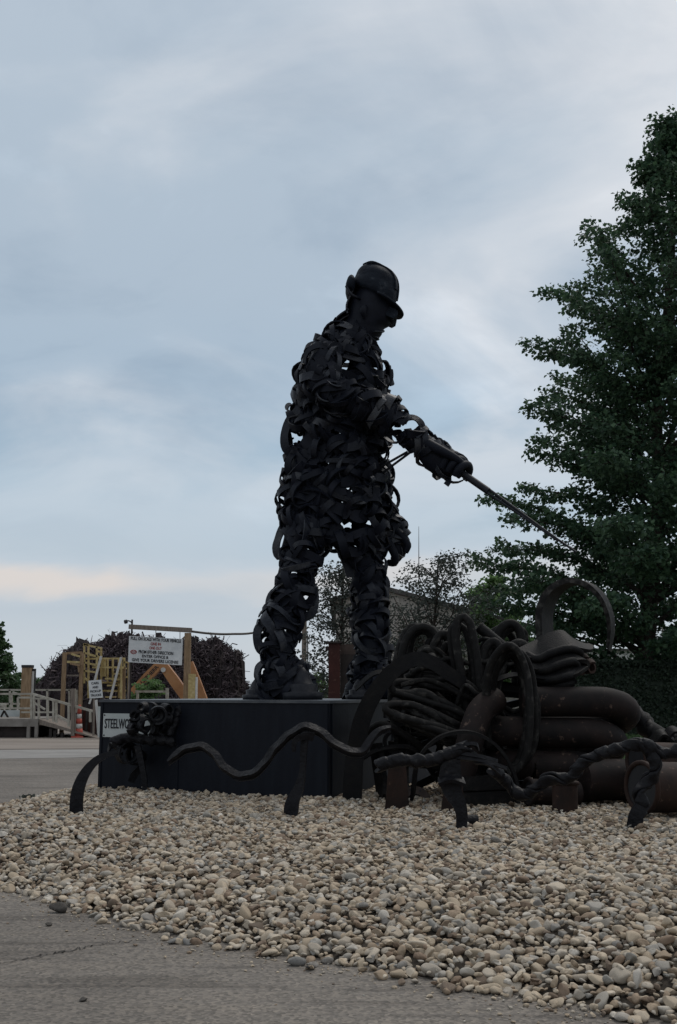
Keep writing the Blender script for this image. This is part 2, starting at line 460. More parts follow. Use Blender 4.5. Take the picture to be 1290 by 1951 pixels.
M['asphalt'] = asphalt_mat()
M['crack'] = mat_noise('crack_dirt', [(0.3, (0.03, 0.028, 0.026)), (0.7, (0.07, 0.065, 0.06))], 20, 0.95, 0.1)
M['dirtyard'] = mat_noise('dusty_yard', [(0.3, (0.16, 0.135, 0.115)), (0.55, (0.22, 0.19, 0.165)), (0.75, (0.26, 0.23, 0.2))], 0.5, 0.9, 0.2, 0.3, 20, stretch=(0.4, 1.6, 1))
M['slab'] = mat_noise('concrete_slab', [(0.3, (0.17, 0.16, 0.15)), (0.7, (0.25, 0.24, 0.225))], 0.9, 0.85, 0.25, 0.2, 30)
M['grass_soil'] = mat_noise('lawn_green', [(0.3, (0.035, 0.055, 0.02)), (0.7, (0.07, 0.10, 0.04))], 6, 0.9, 0.1)


def leaf_mat(name, c0, c1, trans=0.35):
    m = bpy.data.materials.new(name); m.use_nodes = True
    t = m.node_tree; l = t.links.new
    for n in list(t.nodes):
        t.nodes.remove(n)
    g = N(t, 'ShaderNodeNewGeometry')
    r = ramp(t, [(0.0, c0), (1.0, c1)]); l(g.outputs['Random Per Island'], r.inputs[0])
    p = N(t, 'ShaderNodeBsdfPrincipled', i_Roughness=0.55); p.inputs['Specular IOR Level'].default_value = 0.3
    l(r.outputs[0], p.inputs['Base Color'])
    tr = N(t, 'ShaderNodeBsdfTranslucent'); l(r.outputs[0], tr.inputs['Color'])
    mx_ = N(t, 'ShaderNodeMixShader'); mx_.inputs[0].default_value = trans
    l(p.outputs[0], mx_.inputs[1]); l(tr.outputs[0], mx_.inputs[2])
    o = N(t, 'ShaderNodeOutputMaterial'); l(mx_.outputs[0], o.inputs['Surface'])
    return m


M['leaf_dark'] = leaf_mat('maple_leaf', (0.024, 0.055, 0.034), (0.08, 0.14, 0.07))
M['leaf_light'] = leaf_mat('light_leaf', (0.07, 0.13, 0.045), (0.14, 0.23, 0.09), 0.5)
M['leaf_thin'] = leaf_mat('grey_leaf', (0.035, 0.045, 0.04), (0.075, 0.085, 0.07), 0.4)
M['leaf_mid'] = leaf_mat('mid_leaf', (0.035, 0.07, 0.03), (0.06, 0.11, 0.045))
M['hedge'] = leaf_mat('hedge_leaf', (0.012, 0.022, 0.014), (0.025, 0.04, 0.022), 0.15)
M['grass'] = leaf_mat('grass_blade', (0.04, 0.08, 0.025), (0.08, 0.13, 0.05), 0.3)
M['bark'] = mat_noise('bark', [(0.3, (0.025, 0.02, 0.017)), (0.7, (0.06, 0.05, 0.042))], 10, 0.9, 0.1, 0.5, 20, stretch=(1, 1, 0.25))
M['wood'] = mat_noise('weathered_timber', [(0.3, (0.16, 0.105, 0.06)), (0.7, (0.30, 0.21, 0.13))], 6, 0.8, 0.2, 0.3, 40, stretch=(4, 4, 0.6))
M['wood_grey'] = mat_noise('grey_timber', [(0.3, (0.12, 0.10, 0.085)), (0.7, (0.23, 0.195, 0.165))], 6, 0.85, 0.2, 0.3, 40, stretch=(4, 4, 0.6))
M['yellow'] = mat_noise('faded_yellow_paint', [(0.3, (0.26, 0.19, 0.08)), (0.55, (0.42, 0.33, 0.15)), (0.75, (0.5, 0.43, 0.26))], 9, 0.65, 0.3)
M['rail'] = mat_noise('pale_railing_paint', [(0.3, (0.20, 0.18, 0.15)), (0.6, (0.36, 0.34, 0.29)), (0.8, (0.45, 0.43, 0.39))], 7, 0.6, 0.3)
M['deck'] = mat_noise('scale_deck_concrete', [(0.3, (0.14, 0.125, 0.11)), (0.7, (0.26, 0.24, 0.22))], 3, 0.85, 0.2)
M['under'] = mat_noise('dark_steel_under', [(0.3, (0.02, 0.018, 0.017)), (0.7, (0.05, 0.04, 0.037))], 3, 0.8, 0.2)
M['sign'] = mat_noise('sign_white', [(0.3, (0.42, 0.44, 0.45)), (0.7, (0.6, 0.61, 0.61))], 2.5, 0.55, 0.3)
M['sign_grey'] = mat_noise('sign_off_white', [(0.3, (0.34, 0.37, 0.36)), (0.7, (0.44, 0.46, 0.45))], 3, 0.5, 0.3)
M['ink'] = mat_noise('sign_black_ink', [(0.3, (0.012, 0.013, 0.018)), (0.7, (0.02, 0.02, 0.025))], 5, 0.6, 0.2)
M['inkred'] = mat_noise('sign_red_ink', [(0.3, (0.22, 0.04, 0.04)), (0.7, (0.30, 0.06, 0.055))], 5, 0.6, 0.2)
M['orange'] = mat_noise('machine_orange', [(0.3, (0.26, 0.115, 0.045)), (0.6, (0.36, 0.17, 0.07)), (0.8, (0.32, 0.19, 0.11))], 3, 0.55, 0.35)
M['cone'] = mat_noise('cone_red', [(0.3, (0.36, 0.06, 0.04)), (0.7, (0.48, 0.10, 0.07))], 6, 0.6, 0.3)
M['conew'] = mat_noise('cone_white', [(0.3, (0.4, 0.38, 0.36)), (0.7, (0.55, 0.53, 0.5))], 6, 0.5, 0.3)
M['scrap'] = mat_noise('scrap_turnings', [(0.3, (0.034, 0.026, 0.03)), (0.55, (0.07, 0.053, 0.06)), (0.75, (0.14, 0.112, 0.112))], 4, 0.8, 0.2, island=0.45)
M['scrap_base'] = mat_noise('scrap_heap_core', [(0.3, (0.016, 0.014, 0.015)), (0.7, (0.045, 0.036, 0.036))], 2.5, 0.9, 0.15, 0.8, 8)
M['wall'] = mat_noise('mill_wall', [(0.3, (0.34, 0.31, 0.285)), (0.7, (0.48, 0.445, 0.41))], 1.2, 0.8, 0.2, stretch=(1, 1, 0.15))
M['roof'] = mat_noise('mill_roof', [(0.3, (0.055, 0.05, 0.048)), (0.7, (0.1, 0.092, 0.088))], 2, 0.7, 0.2)
M['black'] = mat_noise('black_frame_hole_shade', [(0.3, (0.012, 0.012, 0.013)), (0.7, (0.025, 0.025, 0.027))], 5, 0.5, 0.3)  # black paint; also painted shade for pipe bores, beam ends and bolt holes
M['whitebox'] = mat_noise('white_board', [(0.3, (0.40, 0.39, 0.37)), (0.7, (0.55, 0.54, 0.52))], 5, 0.6, 0.3)
M['glass'] = mat_noise('dark_glass', [(0.3, (0.02, 0.023, 0.026)), (0.7, (0.03, 0.033, 0.036))], 3, 0.1, 0.5)
M['wire'] = mat_noise('wire_grey', [(0.3, (0.04, 0.035, 0.03)), (0.7, (0.08, 0.07, 0.06))], 5, 0.6, 0.3)

# ------------------------------------------------------------------ ground
g = MB()
g.add([(-900, -60, 0), (900, -60, 0), (900, 1800, 0), (-900, 1800, 0)], [(0, 1, 2, 3)], True)
ground = g.build('ground', M['asphalt'], kind='structure')


def sheet(name, pts, z, mat, parent=None):
    m_ = MB(); m_.add([(p[0], p[1], z) for p in pts], [tuple(range(len(pts)))], True)
    return m_.build(name, mat, parent, kind=None if parent else 'structure')


# the yard beyond: a concrete slab band and dusty ground before the weighbridge
sheet('concrete_slab', [G(-400, 1452), G(190, 1443), G(420, 1440), G(420, 1425), G(190, 1428), G(-400, 1432)], 0.004, M['slab'])
sheet('dusty_yard', [G(-500, 1431), G(600, 1424), (60, 60, 0), (60, 140, 0), (-90, 140, 0), (-60, 40, 0)], 0.006, M['dirtyard'])
lawn_pts = [(3.5, 19.5), (14, 18.0), (40, 20), (60, 70), (5, 70), (3.2, 30)]
sheet('lawn', lawn_pts, 0.012, M['grass_soil'])


def crack(px, wid):
    pts = [G(a, b, 0.004) for a, b in px]
    p = spline(pts, 60)
    p[1:-1, 0] += rng.normal(0, 0.012, 58); p[1:-1, 1] += rng.normal(0, 0.02, 58)
    wv = wid * (0.4 + rng.random(60)) * np.sin(np.linspace(0.12, np.pi - 0.05, 60)) ** 0.5
    T = nrm(np.gradient(p, axis=0)); S = np.stack([-T[:, 1], T[:, 0], 0 * T[:, 0]], 1)
    v = np.stack([p - S * wv[:, None] / 2, p + S * wv[:, None] / 2], 1).reshape(-1, 3); v[:, 2] = 0.004
    m_ = MB(); m_.add(v, [(2 * i, 2 * i + 1, 2 * i + 3, 2 * i + 2) for i in range(59)], True)
    return m_.build('crack', M['crack'], ground)


crack([(-20, 1839), (60, 1824), (140, 1809), (190, 1799), (280, 1789)], 0.009)
# ------------------------------------------------------------------ gravel bed
edge_px = [(-40, 1683), (0, 1690), (60, 1706), (110, 1726), (200, 1752), (260, 1764), (330, 1788), (420, 1800), (560, 1830), (700, 1850), (850, 1882), (1000, 1902), (1100, 1922), (1200, 1942), (1290, 1962)]
poly = [G(*q)[:2] for q in edge_px] + [np.array(q) for q in [(2.4, 3.75), (4.5, 3.4), (8, 3.6), (11, 6), (11.5, 12), (10, 18), (5, 18.6), (0, 18), (-2.6, 16.8), (-3.4, 15.3), (-3.75, 13.9), (-3.95, 12.4), (-4.2, 10.6), (-3.9, 9.0), (-3.2, 8.0)]]
poly = np.array(poly)


def poly_dist(q):
    """signed distance to the bed outline, positive inside"""
    q = np.asarray(q, float)
    d = np.full(len(q), 1e9); ins = np.zeros(len(q), bool)
    for i in range(len(poly)):
        a, b = poly[i], poly[(i + 1) % len(poly)]
        ab = b - a
        t = np.clip(((q - a) @ ab) / (ab @ ab), 0, 1)
        d = np.minimum(d, np.linalg.norm(q - (a + t[:, None] * ab), axis=1))
        c = ((a[1] > q[:, 1]) != (b[1] > q[:, 1])) & (q[:, 0] < (b[0] - a[0]) * (q[:, 1] - a[1]) / (b[1] - a[1] + 1e-12) + a[0])
        ins ^= c
    return np.where(ins, d, -d)


def gz(q):
    d = poly_dist(q)
    u = np.clip((d + 0.02) / 1.7, 0, 1)
    h = 0.205 * (u * (2 - u))
    h = h + 0.015 * np.sin(q[:, 0] * 2.1 + 0.7) * np.sin(q[:, 1] * 1.7) * u
    return np.where(d > -0.25, h, -0.05)


xs = np.arange(-4.5, 12.0, 0.12); ys = np.arange(3.0, 19.0, 0.12)
gx, gy = np.meshgrid(xs, ys)
q = np.stack([gx.ravel(), gy.ravel()], 1)
dd = poly_dist(q)
z = np.where(dd > 0.02, gz(q) - 0.022, -0.03)
nx, ny = len(xs), len(ys)
idx = np.arange(nx * ny).reshape(ny, nx)
quads = np.stack([idx[:-1, :-1], idx[:-1, 1:], idx[1:, 1:], idx[1:, :-1]], -1).reshape(-1, 4)
keep = (dd[quads] > -0.2).any(1)
bed_me = raw_mesh('gravel_bed', np.column_stack([q, z]), quads[keep], M['bed'], True)
bed = bpy.data.objects.new('gravel_bed', bed_me); C.objects.link(bed); tag(bed, kind='structure')


def ico(sub):
    import bmesh
    b = bmesh.new(); bmesh.ops.create_icosphere(b, subdivisions=sub, radius=1.0)
    b.verts.ensure_lookup_table()
    v = np.array([x.co[:] for x in b.verts]); f = np.array([[x.index for x in y.verts] for y in b.faces]); b.free()
    return v, f


def pebble_shape(v, r):
    o = v.copy()
    for _ in range(7):
        d = nrm(r.normal(size=3)); k = r.uniform(0.42, 0.85)
        s_ = o @ d
        o = o - np.outer(np.maximum(s_ - k, 0) * 0.9, d)
    for _ in range(4):
        d = nrm(r.normal(size=3)); ph = r.uniform(0, 6)
        o = o * (1 + 0.06 * np.sin(v @ d * r.uniform(2, 4) + ph))[:, None]
    return o * np.array([1.08, r.uniform(0.62, 0.95), r.uniform(0.36, 0.66)])


v2, f2 = ico(2)
v3, f3 = ico(3)
v1, f1 = ico(1)
shapes1, shapes2, shapes3 = [], [], []
for k in range(14):
    s0 = 100 + k
    shapes1.append(pebble_shape(v1, np.random.default_rng(s0)) * 1.12)
    shapes2.append(pebble_shape(v2, np.random.default_rng(s0)))
    shapes3.append(pebble_shape(v3, np.random.default_rng(s0)))

# jittered hexagonal scatter, only where the camera (or a step beside it) sees it
step = 0.041
cand = []
row = 0
yy = 3.4
while yy < 16.5:
    half = 0.36 * yy + 0.9
    x_ = np.arange(-half, half, step) + (step / 2 if row % 2 else 0)
    cand.append(np.stack([x_, np.full(len(x_), yy)], 1))
    yy += step * 0.87; row += 1
cand = np.vstack(cand); cand += rng.normal(0, 0.013, cand.shape)
dcd = poly_dist(cand + rng.normal(0, 0.05, cand.shape))
pa, pb = P(187, 1495, 13.1)[:2], P(626, 1515, 11.7)[:2]
ab = nrm(pb - pa); pn = np.array([-ab[1], ab[0]])
pc = pb + pn * 3.15; pdn = pa + pn * 3.15
under = (((cand - pa) @ ab > 0.05) & ((cand - pa) @ ab < np.linalg.norm(pb - pa) - 0.05) & ((cand - pa) @ pn > 0.05) & ((cand - pa) @ pn < 3.1))
cand = cand[(dcd > -0.01) & ~under]
size = np.clip(rng.lognormal(math.log(0.0252), 0.36, len(cand)), 0.012, 0.06)
hz = gz(cand) + rng.normal(0, 0.012, len(cand)) - 0.004
yaw = rng.uniform(0, 2 * np.pi, len(cand)); tx = rng.normal(0, 0.32, len(cand)); ty = rng.normal(0, 0.32, len(cand))
cz, sz_ = np.cos(yaw), np.sin(yaw); cxr, sxr = np.cos(tx), np.sin(tx); cyr, syr = np.cos(ty), np.sin(ty)
R = np.zeros((len(cand), 3, 3))
R[:, 0, 0] = cz * cyr; R[:, 0, 1] = cz * syr * sxr - sz_ * cxr; R[:, 0, 2] = cz * syr * cxr + sz_ * sxr
R[:, 1, 0] = sz_ * cyr; R[:, 1, 1] = sz_ * syr * sxr + cz * cxr; R[:, 1, 2] = sz_ * syr * cxr - cz * sxr
R[:, 2, 0] = -syr; R[:, 2, 1] = cyr * sxr; R[:, 2, 2] = cyr * cxr
pos = np.column_stack([cand, np.maximum(hz, 0.012)])
which = rng.integers(0, 14, len(cand))
pp = proj(pos)
infr = (pp[:, 0] > 5) & (pp[:, 0] < 1285) & (pp[:, 1] < 1945)
score = np.where(infr, size / pos[:, 1], 0)
order = np.argsort(-score)
big = order[:292]
rest = order[292:]
stone_me = []
for k in range(14):
    me = raw_mesh('stone', shapes3[k], f3, M['pebble'], True)
    stone_me.append(me)
for i in big:
    o = bpy.data.objects.new('stone', stone_me[which[i]])
    C.objects.link(o); o.parent = bed
    o.matrix_local = Matrix.Translation(Vector(pos[i])) @ Matrix(R[i].tolist()).to_4x4() @ Matrix.Diagonal((size[i], size[i], size[i], 1))
V, T_ = [], []
base_i = 0
for i in rest:
    far_ = pos[i, 1] > 9.0
    V.append(((shapes1 if far_ else shapes2)[which[i]] * size[i]) @ R[i].T + pos[i]); T_.append((f1 if far_ else f2) + base_i); base_i += len(v1 if far_ else v2)
me = raw_mesh('gravel', np.vstack(V), np.vstack(T_), M['pebble'], True)
sm_ = np.concatenate([np.full(len(t__), (i % 5) > 1) for i, t__ in zip(rest, T_)])
me.polygons.foreach_set('use_smooth', sm_)
gr = bpy.data.objects.new('gravel', me); C.objects.link(gr); gr.parent = bed; tag(gr, 'tan and grey river pebbles heaped in the bed', kind='stuff')

# grit spilled from the bed on to the asphalt
ne = 700
ei = rng.uniform(0, len(edge_px) - 1.001, ne); e0_ = ei.astype(int)
ep = np.array([G(*q_) for q_ in edge_px])
gp_ = ep[e0_] + (ep[e0_ + 1] - ep[e0_]) * (ei - e0_)[:, None]
gp_[:, 1] -= rng.exponential(.16, ne) - .05; gp_[:, 0] -= rng.exponential(.08, ne)
gs_ = np.clip(rng.lognormal(math.log(.006), .45, ne), .003, .017)
gp_[:, 2] = gs_ * .4
V, T_ = [], []
for i in range(ne):
    a_ = rng.uniform(0, 6.28); Rz = np.array([[math.cos(a_), -math.sin(a_), 0], [math.sin(a_), math.cos(a_), 0], [0, 0, 1]])
    V.append(shapes1[i % 14] * gs_[i] @ Rz.T + gp_[i]); T_.append(f1 + i * len(v1))
go_ = bpy.data.objects.new('grit', raw_mesh('grit', np.vstack(V), np.vstack(T_), M['pebble'], False)); C.objects.link(go_); go_.parent = ground; tag(go_, kind='stuff')
loose = [(115, 1738, 0.058, 'large dark angular stone lying on the asphalt off the left gravel edge'),
         (94, 1764, 0.024, 'small dark stone chip lying farthest out on the asphalt'),
         (244, 1764, 0.046, 'pale flat triangular stone on the asphalt just outside the gravel'),
         (332, 1797, 0.036, 'grey loose stone, left one of the close pair outside the gravel edge'),
         (356, 1799, 0.030, 'grey loose stone, right one of the close pair outside the gravel edge'),
         (567, 1839, 0.045, 'round grey brown stone standing off the middle of the gravel edge'),
         (591, 1847, 0.032, 'small dark stone right beside the round stone off the gravel edge'),
         (850, 1890, 0.044, 'brown flat stone off the right part of the gravel edge'),
         (160, 1907, 0.020, 'tiny dark stone alone on the asphalt near the tyre marks'),
         (1185, 1945, 0.038, 'pale broken stone off the gravel edge at lower right')]
for nm_, c0_, c1_ in (('stone_dark', (.05, .045, .04), (.09, .08, .07)), ('stone_pale', (.30, .27, .23), (.42, .38, .33)), ('stone_grey', (.15, .145, .135), (.22, .21, .195)), ('stone_brown', (.16, .12, .09), (.24, .185, .14))):
    M[nm_] = mat_noise(nm_, [(.3, c0_), (.7, c1_)], 6, .8, .2, .3, 30)
for k, (a, b, s_, lab) in enumerate(loose):
    c_ = G(a, b)
    o = bpy.data.objects.new('loose_stone', stone_me[(k * 5 + 2) % 14]); C.objects.link(o)
    o.location = (c_[0], c_[1], s_ * 0.42); o.scale = (s_, s_, s_); o.rotation_euler = (0.1, 0.15, k * 1.3)
    o.material_slots[0].link = 'OBJECT'
    o.material_slots[0].material = M['stone_dark' if 'dark' in lab else 'stone_pale' if 'pale' in lab else 'stone_brown' if lab.startswith('brown') else 'stone_grey']
    tag(o, lab, 'stone', 'loose stones on the asphalt')

# ------------------------------------------------------------------ plinth
ZT = 1.3 - 15.5 / F * 12.2
ctr = (pa + pb + pc + pdn) / 4
pl = thing('plinth', (ctr[0], ctr[1], 0.1), 'dark navy painted steel plinth under the statue', 'plinth')
m_ = MB(); m_.prism([(p[0], p[1], 0.0) for p in (pa, pb, pc, pdn)], (0, 0, ZT - 0.03)); m_.build('body', M['plinth'], pl)
m_ = MB()
ex = 0.02
oc = [p + nrm(p - ctr) * ex * 1.41 for p in (pa, pb, pc, pdn)]
m_.prism([(p[0], p[1], ZT - 0.03) for p in oc], (0, 0, 0.03)); m_.build('top_plate', M['plinth_lit_rim'], pl)
# seams and corner posts on the two visible faces
Lab = np.linalg.norm(pb - pa)
for face0, dirv, nv, fr_list in ((pa, ab, -pn, (0.0, 0.36, 0.985)), (pb, pn, ab, (0.02, 0.5, 0.98))):
    for fr_ in fr_list:
        c0 = face0 + dirv * (fr_ * (Lab if nv is not ab else 3.15) + 0.02) + nv * 0.004
        m_ = MB(); m_.bar((c0[0], c0[1], 0.1), (c0[0], c0[1], ZT - 0.035), 0.035, 0.012, up=(nv[0], nv[1], 0)); m_.build('cover_strip', M['plinth'], pl)


def text_mesh(name, body, mat, parent, origin, xdir, zdir, width, height, thick=0.004, bold=0.0):
    """raised lettering: centred block of one line, fitted to width x height"""
    cu = bpy.data.curves.new('t', 'FONT'); cu.body = body; cu.align_x = 'LEFT'; cu.extrude = 0.001; cu.offset = bold
    cu.resolution_u = 3
    o = bpy.data.objects.new('t', cu); C.objects.link(o)
    bpy.context.view_layer.update()
    dg = bpy.context.evaluated_depsgraph_get()
    me0 = bpy.data.meshes.new_from_object(o.evaluated_get(dg))
    v = np.array([x.co[:] for x in me0.vertices]); f = [tuple(p.vertices) for p in me0.polygons]
    bpy.data.objects.remove(o); bpy.data.curves.remove(cu); bpy.data.meshes.remove(me0)
    mn, mx2 = v.min(0), v.max(0)
    u = (v[:, 0] - (mn[0] + mx2[0]) / 2) / (mx2[0] - mn[0]) * width
    h = (v[:, 1] - (mn[1] + mx2[1]) / 2) / (mx2[1] - mn[1]) * height
    xd = nrm(xdir); zd = nrm(zdir); nd = np.cross(xd, zd)
    pts = np.asarray(origin) + u[:, None] * xd + h[:, None] * zd + (v[:, 2] / 0.001 * thick / 2 + thick / 2)[:, None] * nd
    mb = MB(); mb.add(pts, f, True)
    return mb.build(name, mat, parent)


# name plate on the left face: x 197..~285, y 1360..1407
def on_face(px, py, off=0.0):
    # intersect the pixel ray with the plinth's left-front face
    x = (px - CX) / F; y = -(py - CY) / F
    d = np.array([x, cp - y * sp, sp + y * cp])
    n3 = np.array([-pn[0], -pn[1], 0.0]); p0 = np.array([pa[0], pa[1], 0]) + n3 * off
    o3 = np.array([0, 0, CAMZ])
    return o3 + d * (((p0 - o3) @ n3) / (d @ n3))


a_, b_ = on_face(198, 1359, 0.006), on_face(286, 1406, 0.006)
fx = np.array([ab[0], ab[1], 0]); up = np.array([0, 0, 1.0]); fn = np.array([-pn[0], -pn[1], 0])
sg = thing('name_plate', (a_ + b_) / 2, 'white name plate lettered in black on the plinth', 'sign')
W_ = abs((b_ - a_) @ fx); H_ = abs(b_[2] - a_[2]); mid = (a_ + b_) / 2
m_ = MB(); m_.prism([mid - fx * W_ / 2 - up * H_ / 2, mid + fx * W_ / 2 - up * H_ / 2, mid + fx * W_ / 2 + up * H_ / 2, mid - fx * W_ / 2 + up * H_ / 2], fn * 0.008); m_.build('panel', M['sign_grey'], sg)
ta, tb = on_face(200, 1369, 0.016), on_face(272, 1389, 0.016)
text_mesh('lettering', 'STEELWORKER', M['ink'], sg, (ta + tb) / 2, fx, up, abs((tb - ta) @ fx), abs(tb[2] - ta[2]), bold=0.012)
for i in (-1, 1):
    for j in (-1, 1):
        c_ = mid + fx * i * (W_ / 2 - 0.02) + up * j * (H_ / 2 - 0.02) + fn * 0.008
        m_ = MB(); m_.tube([c_, c_ + fn * 0.006], 0.009, 8); m_.build('screw', M['ink'], sg)


# ------------------------------------------------------------------ statue
SY = 13.3
SC = SY / F * 1.02             # metres per photo pixel at the statue
srng = np.random.default_rng(5)
foot_c = P(625, 1330, SY)
st = thing('statue', (foot_c[0], foot_c[1], ZT), 'tall dark statue of a steelworker in hard hat made of curled steel strips', 'statue')
HOLES = [(572, 835, 6), (557, 829, 3), (626, 887, 4), (649, 956, 3), (658, 1002, 5), (700, 995, 6), (729, 866, 4), (589, 1046, 5),
         (642, 1037, 5), (581, 1140, 6), (567, 1175, 4), (663, 687, 3), (661, 703, 3), (732, 705, 3), (743, 740, 4), (750, 948, 3), (560, 1090, 3), (540, 1030, 5),
         (509, 1216, 3), (548, 1205, 3), (513, 1238, 3), (500, 1278, 4), (791, 812, 5), (778, 806, 3), (754, 815, 4), (648, 827, 2), (593, 775, 2), (682, 1042, 2), (715, 703, 2)]
HP = np.array([h[:2] for h in HOLES], float); HR = np.array([h[2] for h in HOLES], float)


class Limb:
    def __init__(s, rows, n=24):
        """rows: (px, py, half width px, half depth m, dy)"""
        r = spline(np.array(rows, float), n)
        s.c = np.array([P(a[0], a[1], SY + a[4]) for a in r])
        T = nrm(np.gradient(s.c, axis=0))
        side = nrm(np.cross(T, np.array([0, 1.0, 0])))
        dep = nrm(np.cross(side, T))
        dep *= np.sign(dep[:, 1:2])
        s.a = side * (r[:, 2] * SC)[:, None]
        s.b = dep * r[:, 3][:, None]
        s.n = n

    def at(s, t, th, k=1.0):
        f = np.clip(np.asarray(t, float), 0, 1) * (s.n - 1)
        i = np.minimum(f.astype(int), s.n - 2); u = (f - i)[:, None]
        mixv = lambda A: A[i] * (1 - u) + A[i + 1] * u
        c, a, b = mixv(s.c), mixv(s.a), mixv(s.b)
        ct, sn = np.cos(th)[:, None], np.sin(th)[:, None]
        la = np.linalg.norm(a, axis=1, keepdims=True); lb = np.linalg.norm(b, axis=1, keepdims=True)
        nn = nrm(a / la * ct / la + b / lb * sn / lb)
        return c + k * (a * ct + b * sn), nn

    def strip(s, core=False, steep=None, wid=None):
        La = np.linalg.norm(np.diff(s.c, axis=0), axis=1).sum()
        for _ in range(80):
            t0 = srng.uniform(0.0, 1.0); th0 = srng.uniform(0, 2 * np.pi)
            n = 13
            u = np.linspace(-0.5, 0.5, n)
            i0 = int(t0 * (s.n - 1))
            rad = 0.5 * (np.linalg.norm(s.a[i0]) + np.linalg.norm(s.b[i0]))
            ln = srng.uniform(0.22, 0.42) if core else srng.uniform(0.35, 0.75)
            ln = min(ln, 4.2 * rad)
            al = srng.normal(0, steep or 0.75)          # 0 = round the limb
            if srng.random() < 0.5:
                al = -al
            bend = srng.normal(0, 1.5)                  # sideways curvature
            aa = al + bend * u
            sg_ = srng.choice([-1, 1])
            ds = ln / (n - 1)
            th = th0 + sg_ * (np.cumsum(np.cos(aa)) - np.cos(aa).sum() / 2) * ds / rad
            t = t0 + (np.cumsum(np.sin(aa)) - np.sin(aa).sum() / 2) * ds / La
            if t.min() < -0.03 or t.max() > 1.03:
                continue
            k = srng.uniform(0.74, 0.9) if core else srng.uniform(0.93, 1.02)
            p, nn = s.at(t, th, k)
            wd = wid or (srng.uniform(0.10, 0.17) if core else srng.uniform(0.055, 0.12))
            if not core:
                bulge = srng.uniform(0.0, 0.11)
                p = p + nn * (bulge * (np.cos(2 * np.pi * u) * 0.5 + 0.5) - 0.03)[:, None]
            W = np.cross(nrm(np.gradient(p, axis=0)), nn)
            tw = srng.normal(0, 0.32) + srng.normal(0, 0.5) * u
            nn = nrm(nn * np.cos(tw)[:, None] + W * np.sin(tw)[:, None])
            if not core and srng.random() < 0.22:   # curled free end
                Tn = nrm(p[-1] - p[-2]); r0 = srng.uniform(0.05, 0.085)
                ph = np.linspace(0.25, srng.uniform(3.2, 6.0), 10)
                rr = r0 * (1 - 0.45 * ph / ph[-1])
                cc = p[-1] + nn[-1] * r0
                cur = cc + rr[:, None] * (-nn[-1] * np.cos(ph)[:, None] + Tn * np.sin(ph)[:, None])
                nc = nn[-1] * np.cos(ph)[:, None] - Tn * np.sin(ph)[:, None]
                p = np.vstack([p, cur]); nn = np.vstack([nn, nc])
            q = proj(p)
            d = np.linalg.norm(q[:, None] - HP[None], axis=2)
            if (d < HR[None] * 0.85 + wd / SC * (0.25 if core else 0.33)).any():
                continue
            ww = wd * (0.8 + 0.2 * np.sin(np.linspace(0.2, np.pi - 0.2, len(p))))
            return p, nn, ww
        return None

    def ring(s, core=False):
        """one curled turning: a C or a tight coil sitting on the surface"""
        for _ in range(60):
            t0 = srng.uniform(0.0, 1.0); th0 = srng.uniform(0, 2 * np.pi)
            R0 = srng.uniform(0.085, 0.2) if not core else srng.uniform(0.1, 0.2)
            p0, n0 = s.at(np.array([t0]), np.array([th0]), 1.0)
            p0, n0 = p0[0], n0[0]
            i0 = min(int(t0 * (s.n - 1)), s.n - 2)
            Ta = nrm(s.c[i0 + 1] - s.c[i0])
            Tb = np.cross(n0, Ta)
            phi = srng.uniform(0, np.pi)
            tg = Ta * math.cos(phi) + Tb * math.sin(phi)
            axis = nrm(tg + n0 * srng.normal(0, 0.55))
            e1 = nrm(n0 - axis * (n0 @ axis)); e2 = np.cross(axis, e1)
            c = p0 - n0 * (R0 * (0.72 if not core else 1.3))
            arc = srng.uniform(2.6, 7.5); ph0 = srng.uniform(-1.8, 0.2) - arc * 0.3
            n = max(9, int(arc * 3.2))
            ph = ph0 + np.linspace(0, arc, n)
            rr = R0 * (1 + srng.uniform(-0.25, 0.1) * np.linspace(0, 1, n))
            wd = srng.uniform(0.05, 0.105)
            pitch = srng.normal(0, 0.05) + np.sign(srng.normal()) * wd * 0.25
            p = c + rr[:, None] * (np.cos(ph)[:, None] * e1 + np.sin(ph)[:, None] * e2) + axis * (pitch * (ph - ph.mean()) / 2)[:, None]
            nn = nrm(np.cos(ph)[:, None] * e1 + np.sin(ph)[:, None] * e2 + axis * srng.normal(0, .25))
            q = proj(p)
            d = np.linalg.norm(q[:, None] - HP[None], axis=2)
            if (d < HR[None] + wd / SC * 0.3).any():
                continue
            return p, nn, np.full(n, wd)
        return None

    def fill(s, part, n_core, n_strip, core_mat='steel_core', steep=None):
        m = MB()
        for _ in range(n_core):
            r = s.strip(True, steep) if srng.random() < .6 else s.ring(srng.random() < .4)
            if r:
                m.band(r[0], r[1], r[2], 0.02)
        po = m.build(part, M[core_mat], st)
        for _ in range(n_strip):
            r = s.strip(False, steep) if srng.random() < .3 else s.ring()
            if r:
                b = MB().band(r[0], r[1], r[2], 0.016)
                b.build('steel_strip', M['steel'], po)
        return po


def xr(y, l, r, dep, dy):
    return ((l + r) / 2, y, (r - l) / 2 - 3, dep, dy)


